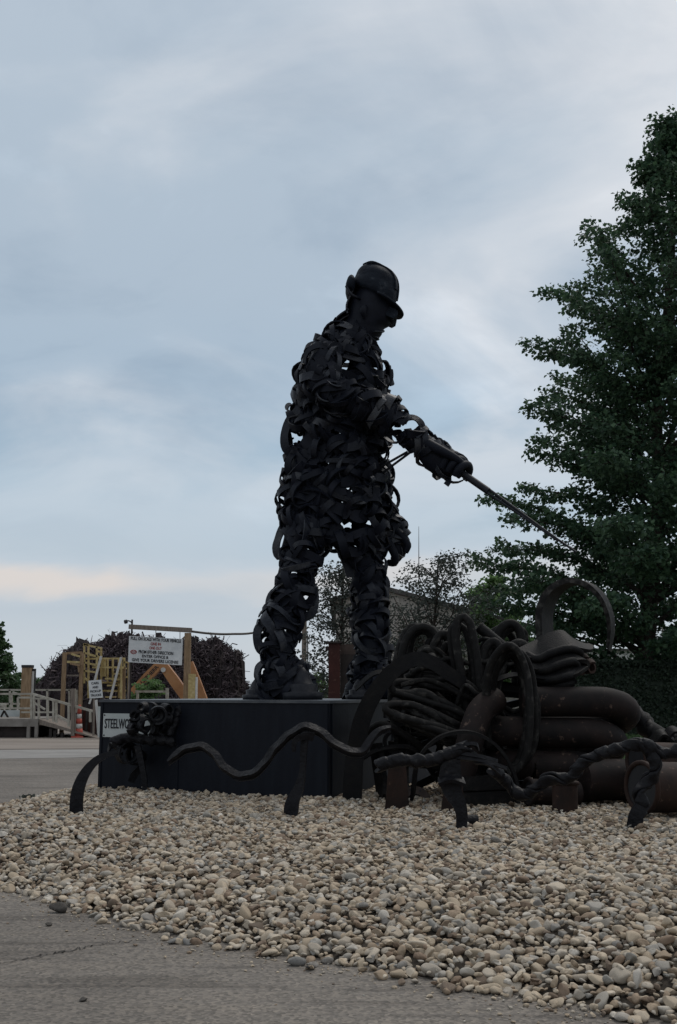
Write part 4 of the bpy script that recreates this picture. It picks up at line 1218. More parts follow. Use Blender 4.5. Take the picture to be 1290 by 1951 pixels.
# vertical cable loops
loops = [
    ('tall narrow loop of flat cable standing highest in the heap', [(918, 1500, 11.5), (900, 1400, 11.5), (880, 1290, 11.55), (868, 1210, 11.6), (876, 1178, 11.62), (894, 1184, 11.6), (908, 1250, 11.55), (914, 1340, 11.5), (902, 1420, 11.5), (880, 1470, 11.45)], .044),
    ('cable loop leaning right beside the tallest narrow loop', [(925, 1480, 11.6), (916, 1380, 11.6), (914, 1290, 11.65), (924, 1238, 11.7), (942, 1222, 11.7), (954, 1245, 11.66), (944, 1320, 11.6), (930, 1400, 11.6)], .044),
    ('wide cable loop arching over the front of the pipe coil', [(930, 1420, 11.3), (926, 1340, 11.2), (934, 1270, 11.1), (962, 1232, 11.0), (986, 1240, 10.95), (1004, 1285, 10.95), (1010, 1350, 10.92), (1006, 1420, 10.92), (992, 1458, 10.94), (968, 1474, 10.96)], .044),
    ('short cable loop behind the wide loop', [(938, 1380, 11.9), (936, 1300, 11.9), (950, 1258, 11.9), (972, 1234, 11.9), (992, 1226, 11.9), (1012, 1246, 11.9), (1016, 1290, 11.9), (1016, 1350, 11.9)], .05),
    ('small cable arch at the back of the heap', [(948, 1340, 12.3), (944, 1240, 12.3), (950, 1204, 12.3), (970, 1188, 12.3), (988, 1198, 12.3), (994, 1235, 12.3), (994, 1320, 12.3)], .05),
    ('left cable loop beside the statue leg', [(772, 1420, 12.0), (760, 1330, 12.0), (768, 1240, 12.0), (784, 1204, 12.0), (806, 1194, 12.0), (826, 1204, 12.0), (838, 1235, 12.0), (848, 1300, 12.0), (856, 1390, 12.0)], .044),
    ('cable loop between the left loop and the tallest loop', [(828, 1400, 11.8), (822, 1310, 11.8), (824, 1240, 11.8), (842, 1208, 11.8), (862, 1222, 11.8), (874, 1270, 11.75), (884, 1350, 11.7), (890, 1430, 11.7)], .044),
]
lrg = random.Random(21)
for lab, pts, r_ in loops:
    t_ = tube_thing('cable_loop', lab, pts, r_, 'cable', 'cable', 60, 12, 'cable loops in the heap', 0.75)
    for j_ in range(3):
        ox, oy = lrg.uniform(-14, 14), lrg.uniform(-4, 26)
        p2_ = path([(a + ox + lrg.uniform(-4, 4), b + oy * (1 if b < 1300 else -.4) + lrg.uniform(-3, 3), y + .10 * (j_ + 1)) for a, b, y in pts], 56)
        MB().tube(p2_, r_ * lrg.uniform(.8, 1), 10, sy=.8).build('tube', M['cable'], t_)
# bundle of cable lengths lying across the left of the heap
bun = [([(748, 1342, 11.3), (790, 1352, 11.25), (850, 1380, 11.25), (915, 1412, 11.35), (960, 1425, 11.5)], .062), ([(750, 1356, 11.2), (796, 1374, 11.12), (860, 1404, 11.15), (920, 1436, 11.25)], .06),
       ([(760, 1318, 11.45), (810, 1330, 11.4), (870, 1356, 11.4), (930, 1390, 11.5)], .06), ([(766, 1300, 11.55), (820, 1304, 11.5), (880, 1322, 11.5), (920, 1350, 11.6)], .044),
       ([(780, 1282, 11.7), (820, 1280, 11.65), (870, 1296, 11.65), (914, 1330, 11.7)], .055), ([(774, 1374, 11.3), (830, 1400, 11.2), (890, 1430, 11.2), (930, 1460, 11.3)], .058), ([(790, 1262, 11.8), (818, 1242, 11.8), (850, 1262, 11.75), (890, 1300, 11.75)], .055)]
cb = thing('cable_bundle', (P(840, 1500, 11.4)[0], 11.4, .2), 'bundle of thick cable lengths lying across the left of the heap', 'cable')
for pts, r_ in bun:
    for j_ in range(3):
        p = path([(a + lrg.uniform(-8, 8), b + lrg.uniform(-9, 9), y + lrg.uniform(-.08, .1)) for a, b, y in pts], 36)
        MB().tube(p, r_ * lrg.uniform(.5, .72), 10).build('cable', M['cable'], cb)
# the bundle is folded back: end loops at its left
for (a, b, Y_, dz_) in ((746, 1349, 11.27, 14), (758, 1309, 11.5, 18)):
    p = path([(a + 30, b - dz_ / 2, Y_ + .05), (a, b - dz_ / 2, Y_), (a - 12, b, Y_ - .04), (a, b + dz_ / 2 + 4, Y_ - .05), (a + 30, b + dz_ / 2 + 14, Y_ - .02)], 20)
    MB().tube(p, .04, 10).build('cable', M['cable'], cb)
trg = random.Random(17)
# upright block of bars that carries the heap, dark inside
hb = thing('scrap_block', (P(830, 1500, 12.0)[0], 12.0, .2), 'dark block of packed bars and plates inside the heap', 'scrap')
brg = random.Random(9)
for k in range(34):
    a = brg.uniform(770, 1010); b = brg.uniform(1300, 1500); Y_ = brg.uniform(11.75, 12.6)
    l_ = brg.uniform(60, 150); ang_ = brg.uniform(-.7, .7)
    MB().bar(P(a - l_ / 2 * math.cos(ang_), b - l_ / 2 * math.sin(ang_) * .6, Y_), P(a + l_ / 2 * math.cos(ang_), min(b + l_ / 2 * math.sin(ang_) * .6, 1515), Y_ + brg.uniform(-.2, .2)), brg.uniform(.06, .2), brg.uniform(.05, .12)).build('bar', M['iron'], hb)
tg = thing('bar_tangle', (P(850, 1500, 11.5)[0], 11.5, .2), 'tangle of thin bent bars woven through the left of the heap', 'scrap')
for k in range(26):
    a = trg.uniform(740, 980); b = trg.uniform(1230, 1470); Y_ = trg.uniform(11.3, 12.1)
    sx_, sy_ = trg.uniform(25, 75), trg.uniform(-45, 45)
    pts = [(a - sx_, min(b + sy_ + trg.uniform(0, 30), 1505), Y_ + .1), (a - sx_ * .4, b - trg.uniform(5, 35), Y_), (a + sx_ * .4, b - trg.uniform(-5, 30), Y_ - .05), (a + sx_, min(b - sy_ + trg.uniform(0, 40), 1505), Y_ + .05)]
    if k % 3:
        MB().tube(path(pts, 18), trg.uniform(.018, .036), 8).build('bar', M['cable'], tg)
    else:
        pq = path(pts, 18); MB().band(pq, nrm(np.array([0, -.7, 1.0])), trg.uniform(.05, .10), .014).build('bar', M['iron'], tg)
# long strap arching before the statue's boot
p = path([(676, 1440, 11.5), (690, 1372, 11.45), (716, 1318, 11.4), (752, 1276, 11.36), (790, 1256, 11.34), (822, 1262, 11.34), (850, 1280, 11.36), (884, 1302, 11.4)], 40)
t_ = thing('strap_arch', (p[0][0], p[0][1], gzp(p[0])), 'broad steel strap arching in front of the statue boot', 'steel strap')
p = np.vstack([spline([np.array([p[0][0] - .03, p[0][1] + .02, .15]), p[0] - np.array([.015, 0, .16]), p[0]], 8)[:-1], p])
MB().band(p, np.gradient(p, axis=0)[:, [2, 1, 0]] * np.array([-1, 0, 1]) + np.array([0, -.6, 0]), np.linspace(.20, .13, len(p)), .03).build('strap', M['iron'], t_)
# wide strap arch low in front
p = path([(786, 1520, 11.0), (796, 1450, 10.85), (826, 1412, 10.8), (862, 1396, 10.78), (900, 1396, 10.78), (938, 1414, 10.78), (966, 1446, 10.78), (984, 1490, 10.8), (986, 1530, 10.8)], 44)
t_ = thing('hoop_strap', (p[-1][0], p[-1][1], gzp(p[-1])), 'half hoop of steel strap low in front of the heap', 'steel strap')
MB().band(p, nrm(p - P(882, 1490, 10.8)), .14, .03).build('strap', M['iron'], t_)
# folded crushed plate on top
fp = thing('folded_plate', P(1040, 1290, 11.9), 'crushed folded steel plate lying on top of the pipe coil', 'scrap')
for k, (pts, wd) in enumerate([([(1000, 1232, 11.75), (1020, 1240, 11.65), (1048, 1228, 11.6), (1080, 1220, 11.6), (1100, 1228, 11.7), (1092, 1246, 11.85)], .34), ([(1004, 1252, 11.7), (1030, 1262, 11.55), (1062, 1250, 11.5), (1088, 1244, 11.55), (1096, 1260, 11.7)], .34),
                               ([(1006, 1276, 11.7), (1040, 1280, 11.5), (1074, 1272, 11.45), (1092, 1262, 11.6)], .34), ([(1016, 1288, 11.7), (1050, 1290, 11.55), (1086, 1284, 11.6)], .3)]):
    p = path(pts, 26)
    MB().band(p, nrm(np.array([0, -.75, 1.0])), wd, .045).build('fold', M['iron'], fp)
    MB().tube(p + np.array([0, -.13, -.09]), .045, 10).build('fold', M['iron'], fp)
for a, b in ((1110, 1262), (1122, 1272), (1104, 1275)):
    curl(a, b, 13, 11.9, .4, 1.3, .1, 'scrap_curl', fp, 1.0, mat='rust')
# small black pipe end sticking up left
t_ = thing('pipe_stub', P(940, 1240, 12.0), 'short straight pipe stub pointing up left out of the heap', 'pipe')
MB().tube([P(912, 1194, 12.0), P(968, 1240, 11.95)], .06, 14).build('pipe', M['iron'], t_)
MB().tube([P(912, 1194, 12.0), P(914, 1196, 12.0)], .066, 14).build('rim', M['cable'], t_)
# thick rope leaving to the right
p = path([(1160, 1345, 12.2), (1196, 1352, 12.1), (1228, 1376, 12.0), (1252, 1402, 11.9), (1290, 1416, 11.9), (1380, 1450, 11.9)], 90)
t_ = thing('thick_rope', (p[-1][0], p[-1][1], gzp(p[-1])), 'thick twisted cable running down right behind the coil', 'cable')
MB().rope(p, .085, 3, 2.6, 10, .65).build('strand', M['iron'], t_)
for k, (a, b) in enumerate(((1262, 1404), (1284, 1398), (1270, 1430), (1296, 1420))):
    MB().band(spline([P(a - 18, b + 8, 11.7), P(a, b - 8, 11.68), P(a + 22, b + 8, 11.72)], 12), (0, -.5, 1), .12, .03).build('wrap', M['iron'], t_)


# rusty pipes and plates along the foot of the heap
def cyl(name, label, a, b, r, mat, cat='pipe', painted_bore=True):
    a = np.asarray(a, float); b = np.asarray(b, float)
    t__ = thing(name, ((a + b) / 2)[:2].tolist() + [max(0.15, min(a[2], b[2]) - r)], label, cat)
    MB().tube(spline([a, b], 6), r, 24).build('barrel', M[mat], t__)
    if painted_bore:
        d_ = nrm(a - b)
        ph_ = np.linspace(0, 2 * np.pi, 25)
        s1 = nrm(np.cross(d_, [0, 0, 1.0] if abs(d_[2]) < .9 else [1.0, 0, 0])); s2 = np.cross(d_, s1)
        rg = a + (r * .97) * (np.outer(np.cos(ph_), s1) + np.outer(np.sin(ph_), s2)) + d_ * .012
        MB().tube(rg, .022, 8).build('rim', M[mat], t__)
        MB().tube([a + d_ * .004, a + d_ * .01], r * .88, 20).build('bore_shade', M['black'], t__)  # flat black disc on the solid end paints the shade inside a bore
    return t__


cyl('wide_pipe', 'wide dark pipe lying between the coil and the reddish pipe', P(1108, 1486, 11.0), P(1300, 1484, 11.3), .2, 'pipe', painted_bore=False)
cyl('rusted_drum', 'large reddish rusted pipe lying at the right frame edge', P(1225, 1500, 9.9), P(1390, 1500, 10.3), .22, 'rust')
cyl('rusted_pipe', 'rusted pipe stacked on the reddish pipe at the right frame edge', P(1215, 1448, 10.7), P(1390, 1452, 11.0), .17, 'rust')
cyl('tan_pipe', 'short tan rusted pipe end standing in the gravel under the rope-like bar', P(1076, 1494, 10.35), np.array([P(1076, 1494, 10.35)[0] - .01, 10.33, .1]), .115, 'rust')
cyl('dark_pipe', 'dark pipe lying under the lowest turn of the coil', P(1010, 1508, 10.75), P(1100, 1512, 10.9), .12, 'pipe')
for k, (b0, lab) in enumerate(((1478, 'upper of two square steel beams under the pipe coil'), (1502, 'lower of two square steel beams under the pipe coil'))):
    t_ = thing('square_beam', (P(920, b0, 11.0)[0], 11.0, .2), lab, 'beam')
    c0, c1 = P(868, b0, 10.95), P(972, b0 - 2, 11.1)
    c0[2] = .42 - .15 * k; c1[2] = .43 - .15 * k
    MB().bar(c0, c1, .14, .13).build('beam', M['iron'], t_)
    e_ = nrm(c0 - c1)
    MB().bar(c0 + e_ * .001, c0 + e_ * .006, .11, .10).build('opening_shade', M['black'], t_)  # thin black plate on the solid beam end paints the shade of its hollow
# tilted rusty plates behind the scroll
for a0, a1, b0, Y_, lab in ((742, 772, 1440, 10.75, 'narrow rusty plate standing right of the steel scroll'), (848, 880, 1490, 10.55, 'rusty plate standing behind the short stake')):
    t_ = thing('rusty_plate', (P((a0 + a1) / 2, b0, Y_)[0], Y_, .2), lab, 'plate')
    q0, q1 = P(a0, b0, Y_), P(a1, b0, Y_ + .05)
    m = MB(); m.prism([q0, q1, [q1[0] + .04, q1[1], .15], [q0[0] - .05, q0[1], .15]], (0, .03, 0)); m.build('plate', M['rust'], t_)
# bolted flange half sunk in the gravel
gf_ = ground_pt(790, 1522)
fl = thing('pipe_flange', gf_, 'bolted round pipe flange half sunk in the gravel', 'flange')
Rf = .17; tl = nrm(np.array([0.05, -1, .55]))
s1 = np.array([1.0, 0, 0]); s2 = nrm(np.cross(tl, s1)) * -1
s2 = s2 * np.sign(s2[2]); fc = gf_ + np.array([0, 0, -.035])
ph = np.linspace(0, 2 * np.pi, 40, endpoint=False)
ring = lambda r_, o: fc + r_ * (np.outer(np.cos(ph), s1) + np.outer(np.sin(ph), s2)) + tl * o
v = np.vstack([ring(Rf, .02), ring(.085, .02), ring(Rf, -.02), ring(.085, -.02)])
f = []
for i in range(40):
    j = (i + 1) % 40
    f += [(i, j, 40 + j, 40 + i), (i, 80 + i, 80 + j, j), (40 + i, 40 + j, 120 + j, 120 + i), (80 + i, 120 + i, 120 + j, 80 + j)]
MB().add(v, f, True).build('disc', M['tanplate'], fl)
for a_ in np.linspace(0, 2 * np.pi, 8, endpoint=False) + .3:
    c_ = fc + .13 * (math.cos(a_) * s1 + math.sin(a_) * s2) + tl * .021
    MB().tube([c_, c_ + tl * .003], .012, 10).build('bolt_hole_shade', M['black'], fl)  # black disc on the flange face paints the shade in a bolt hole
MB().tube([fc - tl * .02, fc + tl * .05], .07, 18).build('hub', M['iron'], fl)

# ------------------------------------------------------------------ weighbridge yard at the left, about 33 m away
def bar_px(mb, a, b, Y, w, h=None, Y2=None):
    mb.bar(P(a[0], a[1], Y), P(b[0], b[1], Y2 or Y), w, h)


YB = 32.0
SB = YB / F


def part(name, mat, parent, *segs):
    m = MB()
    for sgm in segs:
        bar_px(m, *sgm)
    return m.build(name, M[mat], parent)


sca = thing('weighbridge', G(55, 1402), 'raised weighbridge deck with pale railings and side ramp', 'weighbridge')
zd = P(40, 1376, YB)[2]
c0, c1 = P(-120, 1376, YB), P(74, 1376, YB)
m = MB(); m.box((c0[0], YB - .1, zd - .12), (c1[0], YB + 3.0, zd + .10)); m.build('deck', M['deck'], sca)
m = MB(); m.box((c0[0], YB + .1, .02), (c1[0] - .15, YB + 2.8, zd - .13)); m.build('pit_wall', M['under'], sca)
for a in (-40, 55, 70):
    m = MB(); q_ = P(a, 1390, YB - .06); m.box((q_[0] - .045, YB - .12, 0), (q_[0] + .045, YB - .03, zd - .12)); m.build('leg', M['deck'], sca)
# ramp going down to the right
r0, r1 = P(76, 1374, YB), P(190, 1404, YB + .6)
m = MB(); m.prism([(r0[0], YB - .05, zd + .08), (r1[0], YB - .05, .02), (r1[0], YB - .05, 0.0), (r0[0], YB - .05, zd - .06)], (0, 2.6, 0)); m.build('ramp', M['wood_grey'], sca)
for a, b in ((96, 1388), (104, 1392), (118, 1396)):
    q_ = P(a, b, YB); m = MB(); m.box((q_[0] - .04, YB + .02, 0), (q_[0] + .04, YB + .1, q_[2])); m.build('leg', M['under'], sca)
rw = .055
part('rail', 'rail', sca, ((-60, 1322), (64, 1322), YB, rw)); part('rail', 'rail', sca, ((-60, 1349.5), (60, 1349.5), YB, rw))
for a, b0, b1 in ((-20, 1321, 1368), (22, 1322, 1348), (34.5, 1329, 1349), (60, 1321, 1370), (65, 1322, 1370), (74, 1331, 1370)):
    part('rail_post', 'rail', sca, ((a, b0), (a, b1), YB, rw * 1.1))
part('rail', 'rail', sca, ((34, 1329), (62, 1329), YB, rw)); part('rail', 'rail', sca, ((40, 1357), (106, 1357), YB, rw * .9)); part('rail', 'rail', sca, ((62, 1331), (90, 1331), YB, rw * .9))
part('rail', 'rail', sca, ((64, 1323), (180, 1356), YB, rw * 1.2)); part('rail', 'rail', sca, ((110, 1363), (131, 1375), YB, rw))
part('rail', 'rail', sca, ((64, 1338), (86, 1352), YB, rw * .9))
for a, b0, b1 in ((91, 1332, 1372), (102, 1335, 1375), (107.5, 1337, 1377), (131, 1344, 1384), (172, 1354, 1376)):
    part('rail_post', 'rail', sca, ((a, b0), (a, b1), YB, rw * 1.1))
part('rail_post', 'wood_grey', sca, ((139, 1312), (139, 1402), YB - .02, .10))
part('rail_post', 'rail', sca, ((143, 1312), (143, 1400), YB + .05, .045))
# far side rail
part('rail', 'rail', sca, ((-40, 1314.5), (140, 1314.5), YB + 2.9, rw)); part('rail', 'rail', sca, ((-40, 1341), (60, 1341), YB + 2.9, rw))
for a in (19, 90, 132, 146):
    part('rail_post', 'rail', sca, ((a, 1314), (a, 1358), YB + 2.9, rw))
part('rail', 'rail', sca, ((24, 1319), (62, 1331), YB + 2.0, rw)); part('rail', 'rail', sca, ((-8, 1342), (12, 1345), YB + 1.2, .09))
m = MB(); q0, q1 = P(-60, 1353, YB + 2.7), P(43, 1369, YB + 2.7); m.box((q0[0], q0[1], q1[2]), (q1[0], q0[1] + .05, q0[2])); m.build('side_panel', M['sign_grey'], sca)
part('brace', 'under', sca, ((8, 1354), (16, 1368), YB + 1.5, .05)); part('brace', 'under', sca, ((8, 1354), (2, 1366), YB + 1.5, .05))

# ticket booth post on the deck
tp_ = thing('post_cabinet', (P(50, 1368, YB + 1)[0], YB + 1, zd + .1), 'tall tan wooden post cabinet with dark cap on the weighbridge', 'cabinet')
q0, q1 = P(43.5, 1272, YB + 1), P(57, 1369, YB + 1)
m = MB(); m.box((q0[0], YB + .9, zd + .09), (q1[0], YB + 1.15, q0[2])); m.build('post', M['wood'], tp_)
m = MB(); q2 = P(43, 1267, YB + 1); m.box((q2[0], YB + .88, q0[2]), (q1[0] + .01, YB + 1.17, q2[2])); m.build('cap', M['black'], tp_)
q3, q4 = P(58, 1279, YB + 1.02), P(64, 1322, YB + 1.02)
m = MB(); m.box((q3[0], YB + 1.0, q4[2]), (q4[0], YB + 1.1, q3[2])); m.build('board', M['whitebox'], tp_)
m = MB(); q5 = P(67.5, 1274, YB + 1.02); m.box((q3[0] - .005, YB + 1.0, q3[2]), (q5[0], YB + 1.12, q5[2])); m.box((q4[0] + .002, YB + 1.0, q4[2]), (q5[0], YB + 1.12, q3[2] - .002)); m.build('frame', M['black'], tp_)

# timber frame and yellow stair tower
YT_ = 34.5
tf = thing('timber_frame', (P(140, 1330, YT_)[0], YT_, 0), 'timber post frame left of the yellow stair tower', 'frame')
for a0, a1, b0 in ((119, 126, 1243), (152.5, 159, 1243)):
    q0, q1 = P(a0, b0, YT_), P(a1, b0, YT_)
    m = MB(); m.box((q0[0], YT_, 0), (q1[0], YT_ + .12, q0[2])); m.build('post', M['wood'], tf)
part('rail', 'wood', tf, ((124, 1245), (156, 1243), YT_ + .2, .07)); part('rail', 'yellow', tf, ((128, 1261), (153, 1262), YT_ + .06, .07)); part('rail', 'yellow', tf, ((136, 1246), (153, 1251), YT_ - .03, .06)); part('rail', 'wood', tf, ((134, 1264), (153, 1268), YT_ - .04, .06))
part('rail', 'wood_grey', tf, ((128, 1287), (153, 1287), YT_ + .1, .05)); part('brace', 'wood', tf, ((149, 1266), (151, 1281), YT_ - .02, .05))

yt = thing('stair_tower', (P(200, 1330, YT_ + .3)[0], YT_ + .3, 0), 'yellow pipe stair tower with cage railing behind the plinth corner', 'stairs')
Y0_ = YT_ + .3
yr = .055
for a, b0, b1, dY in ((160.5, 1226, 1302, 0), (168.5, 1228, 1330, .5), (184.5, 1232, 1330, .0), (192.8, 1234, 1330, .5), (231, 1252, 1340, .0), (237, 1253, 1340, .4), (199.5, 1256, 1289, .3), (226.5, 1256, 1330, .6)):
    part('post', 'yellow', yt, ((a, b0), (a, b1), Y0_ + dY, yr))
for a, b, dY in (((160, 1227), (169, 1229), 0), ((160, 1228), (193, 1235), 0), ((161, 1244), (187, 1251), 0), ((161, 1262), (184, 1268), 0), ((169, 1248), (193, 1252), .5), ((164, 1255), (236, 1254.5), .2), ((176, 1271.5), (236, 1271.5), .2), ((184, 1240), (193, 1243), .25), ((200, 1293), (232, 1293), .3), ((204, 1306), (234, 1306), .3)):
    part('rail', 'yellow', yt, (a, b, Y0_ + dY, yr))
for a, b, dY in (((168, 1264), (193, 1268), .5), ((160, 1278), (184, 1281), 0), ((168, 1300), (236, 1301), .8), ((184, 1316), (240, 1316), .9), ((237, 1262), (246, 1262), .4), ((237, 1290), (248, 1290), .4), ((205, 1254), (205, 1300), .7), ((215, 1254), (215, 1320), .75), ((245, 1262), (245, 1340), .5), ((160, 1290), (193, 1322), .2)):
    part('rail', 'yellow', yt, (a, b, Y0_ + dY, yr))
for a, b in (((193, 1250), (181, 1296)), ((231, 1252), (210, 1332))):
    part('handrail', 'whitebox', yt, (a, b, Y0_ - .15, yr * 1.2))
for k in range(6):
    a = 206 + k * 4; b = 1328 - k * 11
    q0, q1 = P(a - 5, b, Y0_ + .1), P(a + 8, b, Y0_ + .1)
    m = MB(); m.box((q0[0], Y0_ + .05, q0[2] - .02), (q1[0], Y0_ + .75, q0[2] + .02)); m.build('tread', M['yellow'], yt)
q0, q1 = P(194.5, 1257, Y0_ + .35), P(201, 1289, Y0_ + .35); m = MB(); m.box((q0[0], Y0_ + .3, q1[2]), (q1[0], Y0_ + .34, q0[2])); m.build('kick_panel', M['yellow'], yt)
q0, q1 = P(232, 1270, Y0_ + .35), P(238, 1331, Y0_ + .35); m = MB(); m.box((q0[0], Y0_ + .3, 0), (q1[0], Y0_ + .36, q0[2])); m.build('kick_panel', M['wood'], yt)
q0, q1 = P(160, 1272, Y0_ + .9), P(236, 1282, Y0_ + .9); m = MB(); m.box((q0[0], Y0_ + .8, q1[2]), (q1[0], Y0_ + 1.9, q0[2] - .1)); m.build('landing', M['under'], yt)

# small sign on a leaning stick
sc2 = thing('small_sign', (P(178, 1356, YB - .3)[0], YB - .3, 0), 'small tilted white sign reading cars and pickup trucks', 'sign')
Yq = YB - .35
qd = [P(168.5, 1297, Yq), P(193, 1295, Yq), P(196, 1329, Yq), P(170.5, 1331, Yq)]
m = MB(); m.prism(qd[::-1], (0, .02, 0)); m.build('panel', M['sign'], sc2)
xd = qd[1] - qd[0]; zdv = qd[0] - qd[3]
for k, tx_ in enumerate(('CARS', 'AND', 'PICKUP', 'TRUCKS')):
    u_ = (k + .5) / 4 * .9 + .05
    o_ = qd[0] + xd * .5 + (qd[3] - qd[0]) * u_ + (qd[2] - qd[3] - xd) * .5 * u_ + np.array([0, -.006, 0])
    text_mesh('lettering', tx_, M['ink'], sc2, o_, xd, zdv, np.linalg.norm(xd) * (.58, .46, .84, .82)[k], np.linalg.norm(zdv) * .13, bold=.02)
part('stick', 'whitebox', sc2, ((174, 1330), (170, 1341), Yq + .05, .05)); part('stick', 'wood_grey', sc2, ((180, 1296), (178, 1402), Yq + .06, .05))
# leaning white boards by the plinth corner
lb = thing('leaning_board', G(186, 1404), 'white board and plank leaning at the ramp end by the plinth', 'board')
m = MB(); m.prism([P(180.5, 1334, YB - .6), P(185, 1333, YB - .6), P(190, 1405, YB - .6), P(186, 1405, YB - .6)][::-1], (0, .05, 0)); m.build('plank', M['whitebox'], lb)
m = MB(); m.prism([P(186, 1346, YB - .7), P(193, 1346, YB - .7), P(191, 1405, YB - .7), P(188, 1405, YB - .7)][::-1], (0, .03, 0)); m.build('board', M['sign_grey'], lb)
# dark container under the ramp end
dk = thing('dark_bin', (P(168, 1390, YB + .9)[0], YB + .9, 0), 'dark red brown steel bin behind the traffic cone', 'bin')
q0, q1 = P(150, 1352, YB + .9), P(200, 1400, YB + .9)
m = MB(); m.box((q0[0], YB + .8, 0), (q1[0], YB + 2, q0[2])); m.build('body', M['redrust'], dk)
for a in (156, 166, 176, 186):
    q_ = P(a, 1360, YB + .79); m = MB(); m.box((q_[0] - .03, YB + .74, .01), (q_[0] + .03, YB + .8, q0[2] - .02)); m.build('stiffener', M['under'], dk)

# traffic cone / delineator
g_ = G(149.5, 1405.5); cn = thing('traffic_cone', g_, 'tall red and white traffic cone at the foot of the ramp', 'cone')
Hc = (1402 - 1341) * g_[1] / F
m = MB(); m.box((g_[0] - .17, g_[1] - .17, 0.006), (g_[0] + .17, g_[1] + .17, .05)); m.build('base', M['cone'], cn)
prof = [(0.05, .125), (.28, .105), (.42, .092), (.58, .078), (.72, .066), (.9, .05), (1.0, .03)]
for k in range(6):
    h0, r0_ = prof[k]; h1, r1_ = prof[k + 1]
    m = MB(); cz_ = lambda h_, r_: (np.array([g_[0], g_[1], h_ * Hc]), np.array([r_, 0, 0]), np.array([0, r_, 0]))
    m.loft([cz_(h0, r0_), cz_(h1 - .004, r1_)], 18); m.build('band', M['cone' if k in (0, 2, 4, 5) else 'conew'], cn)

# gate frame with the big instruction sign
YG = 33.0
gf2 = thing('sign_frame', (P(305, 1335, YG)[0], YG, 0), 'timber gallows frame carrying the large instruction sign', 'frame')
m = MB(); m.bar(P(246, 1194, YG), P(365.5, 1201, YG), .16, .135); m.build('beam', M['wood_grey'], gf2)
q0, q1 = P(352.5, 1206, YG), P(364, 1206, YG)
m = MB(); m.box((q0[0], YG - .09, 0), (q1[0], YG + .09, q0[2])); m.build('post', M['wood'], gf2)
m = MB(); q_ = P(250.5, 1180, YG); m.tube([(q_[0], YG + .12, 0), (q_[0], YG + .12, q_[2])], .028, 10); m.build('pole', M['under'], gf2)
m = MB(); q0 = P(244, 1262, YG); m.box((q0[0], YG + .1, 0), (q0[0] + .06, YG + .16, q0[2])); m.build('post', M['wood_grey'], gf2)
m = MB(); m.bar(P(343, 1222, YG), P(356, 1210, YG), .05); m.build('brace', M['wood_grey'], gf2)
q0, q1 = P(359.5, 1284, YG - .15), P(372, 1331, YG - .15)
m = MB(); m.box((q0[0], YG - .2, 0), (q1[0], YG - .11, q0[2])); m.build('side_board', M['yellow'], gf2)
m = MB(); q2 = P(375.5, 1290, YG - .15); m.box((q1[0], YG - .19, 0), (q2[0], YG + .05, q2[2])); m.build('side_board', M['whitebox'], gf2)
# camera / lamp on the pole
lp = thing('yard_lamp', P(245, 1190, YG + .1), 'small black lamp on the pole above the instruction sign', 'lamp')
m = MB(); m.tube(spline([P(251, 1186, YG + .1), P(246, 1183, YG + .05), P(240, 1183, YG)], 8), .02, 8); m.build('arm', M['black'], lp)
m = MB(); m.tube([P(242, 1184, YG - .02), P(237.5, 1185, YG - .06)], .06, 12); m.build('head', M['black'], lp)
m = MB(); m.tube([P(247, 1203.5, YG), P(243.5, 1204, YG)], .03, 8); m.build('bracket', M['black'], lp)
# the sign
bs = thing('instruction_sign', P(296, 1264, YG - .1), 'large white sign hung on the timber frame with six lines of lettering', 'sign')
Yq = YG - .12
qd = [P(246, 1211.5, Yq), P(348.5, 1217.5, Yq), P(346.5, 1267.5, Yq), P(244, 1261.5, Yq)]
m = MB(); m.prism(qd[::-1], (0, .025, 0)); m.build('panel', M['sign'], bs)
xd = qd[1] - qd[0]; zdv = qd[0] - qd[3]
for tx_, u_, c_, w_, h_, mt in (('PULL ON SCALE WITH YOUR VEHICLE', .085, .5, .93, .125, 'ink'), ('ONE IN', .25, .5, .19, .115, 'inkred'), ('ONE OUT', .41, .5, .23, .115, 'inkred'), ('FROM EITHER DIRECTION', .575, .51, .64, .125, 'ink'), ('ENTER OFFICE &', .735, .50, .49, .11, 'ink'), ('GIVE YOUR DRIVERS LICENSE', .895, .50, .86, .115, 'ink')):
    o_ = qd[0] + xd * c_ - zdv * u_ + np.array([0, -.006, 0])
    text_mesh('lettering', tx_, M[mt], bs, o_, xd, zdv, np.linalg.norm(xd) * w_, np.linalg.norm(zdv) * h_, bold=.022)
o_ = qd[0] + xd * .095 - zdv * .60 + np.array([0, -.006, 0])
ph = np.linspace(0, 2 * np.pi, 25)
MB().tube(o_ + np.outer(np.cos(ph) * .085, nrm(xd)) + np.outer(np.sin(ph) * .05, nrm(zdv)), .012, 6).build('emblem_ring', M['inkred'], bs)
MB().bar(o_ - nrm(xd) * .06, o_ + nrm(xd) * .06, .008, .025).build('emblem_bar', M['inkred'], bs)
for a in (297, 343):
    t0_ = (a - 246) / 102
    b0 = 1194 + 7 * (a - 246) / 119 + 4
    part('hanger', 'wire', bs, ((a, b0), (a, 1211.5 + 6 * t0_), Yq + .01, .018))
# cable from the frame to beyond the statue
cw = thing('overhead_cable', P(430, 1208, YG), 'sagging overhead cable from the timber frame towards the statue', 'cable')
p = spline([P(365, 1203, YG), P(400, 1207, YG + 1), P(440, 1208, YG + 2), P(495, 1203, YG + 3.5), P(582, 1172, YG + 6)], 40)
MB().tube(p, .035, 8).build('cable', M['wire'], cw)

# orange excavator behind the frame
YE = 40.0
xe = thing('excavator', (P(330, 1340, YE)[0], YE, 0), 'orange excavator with folded boom behind the instruction sign', 'excavator')


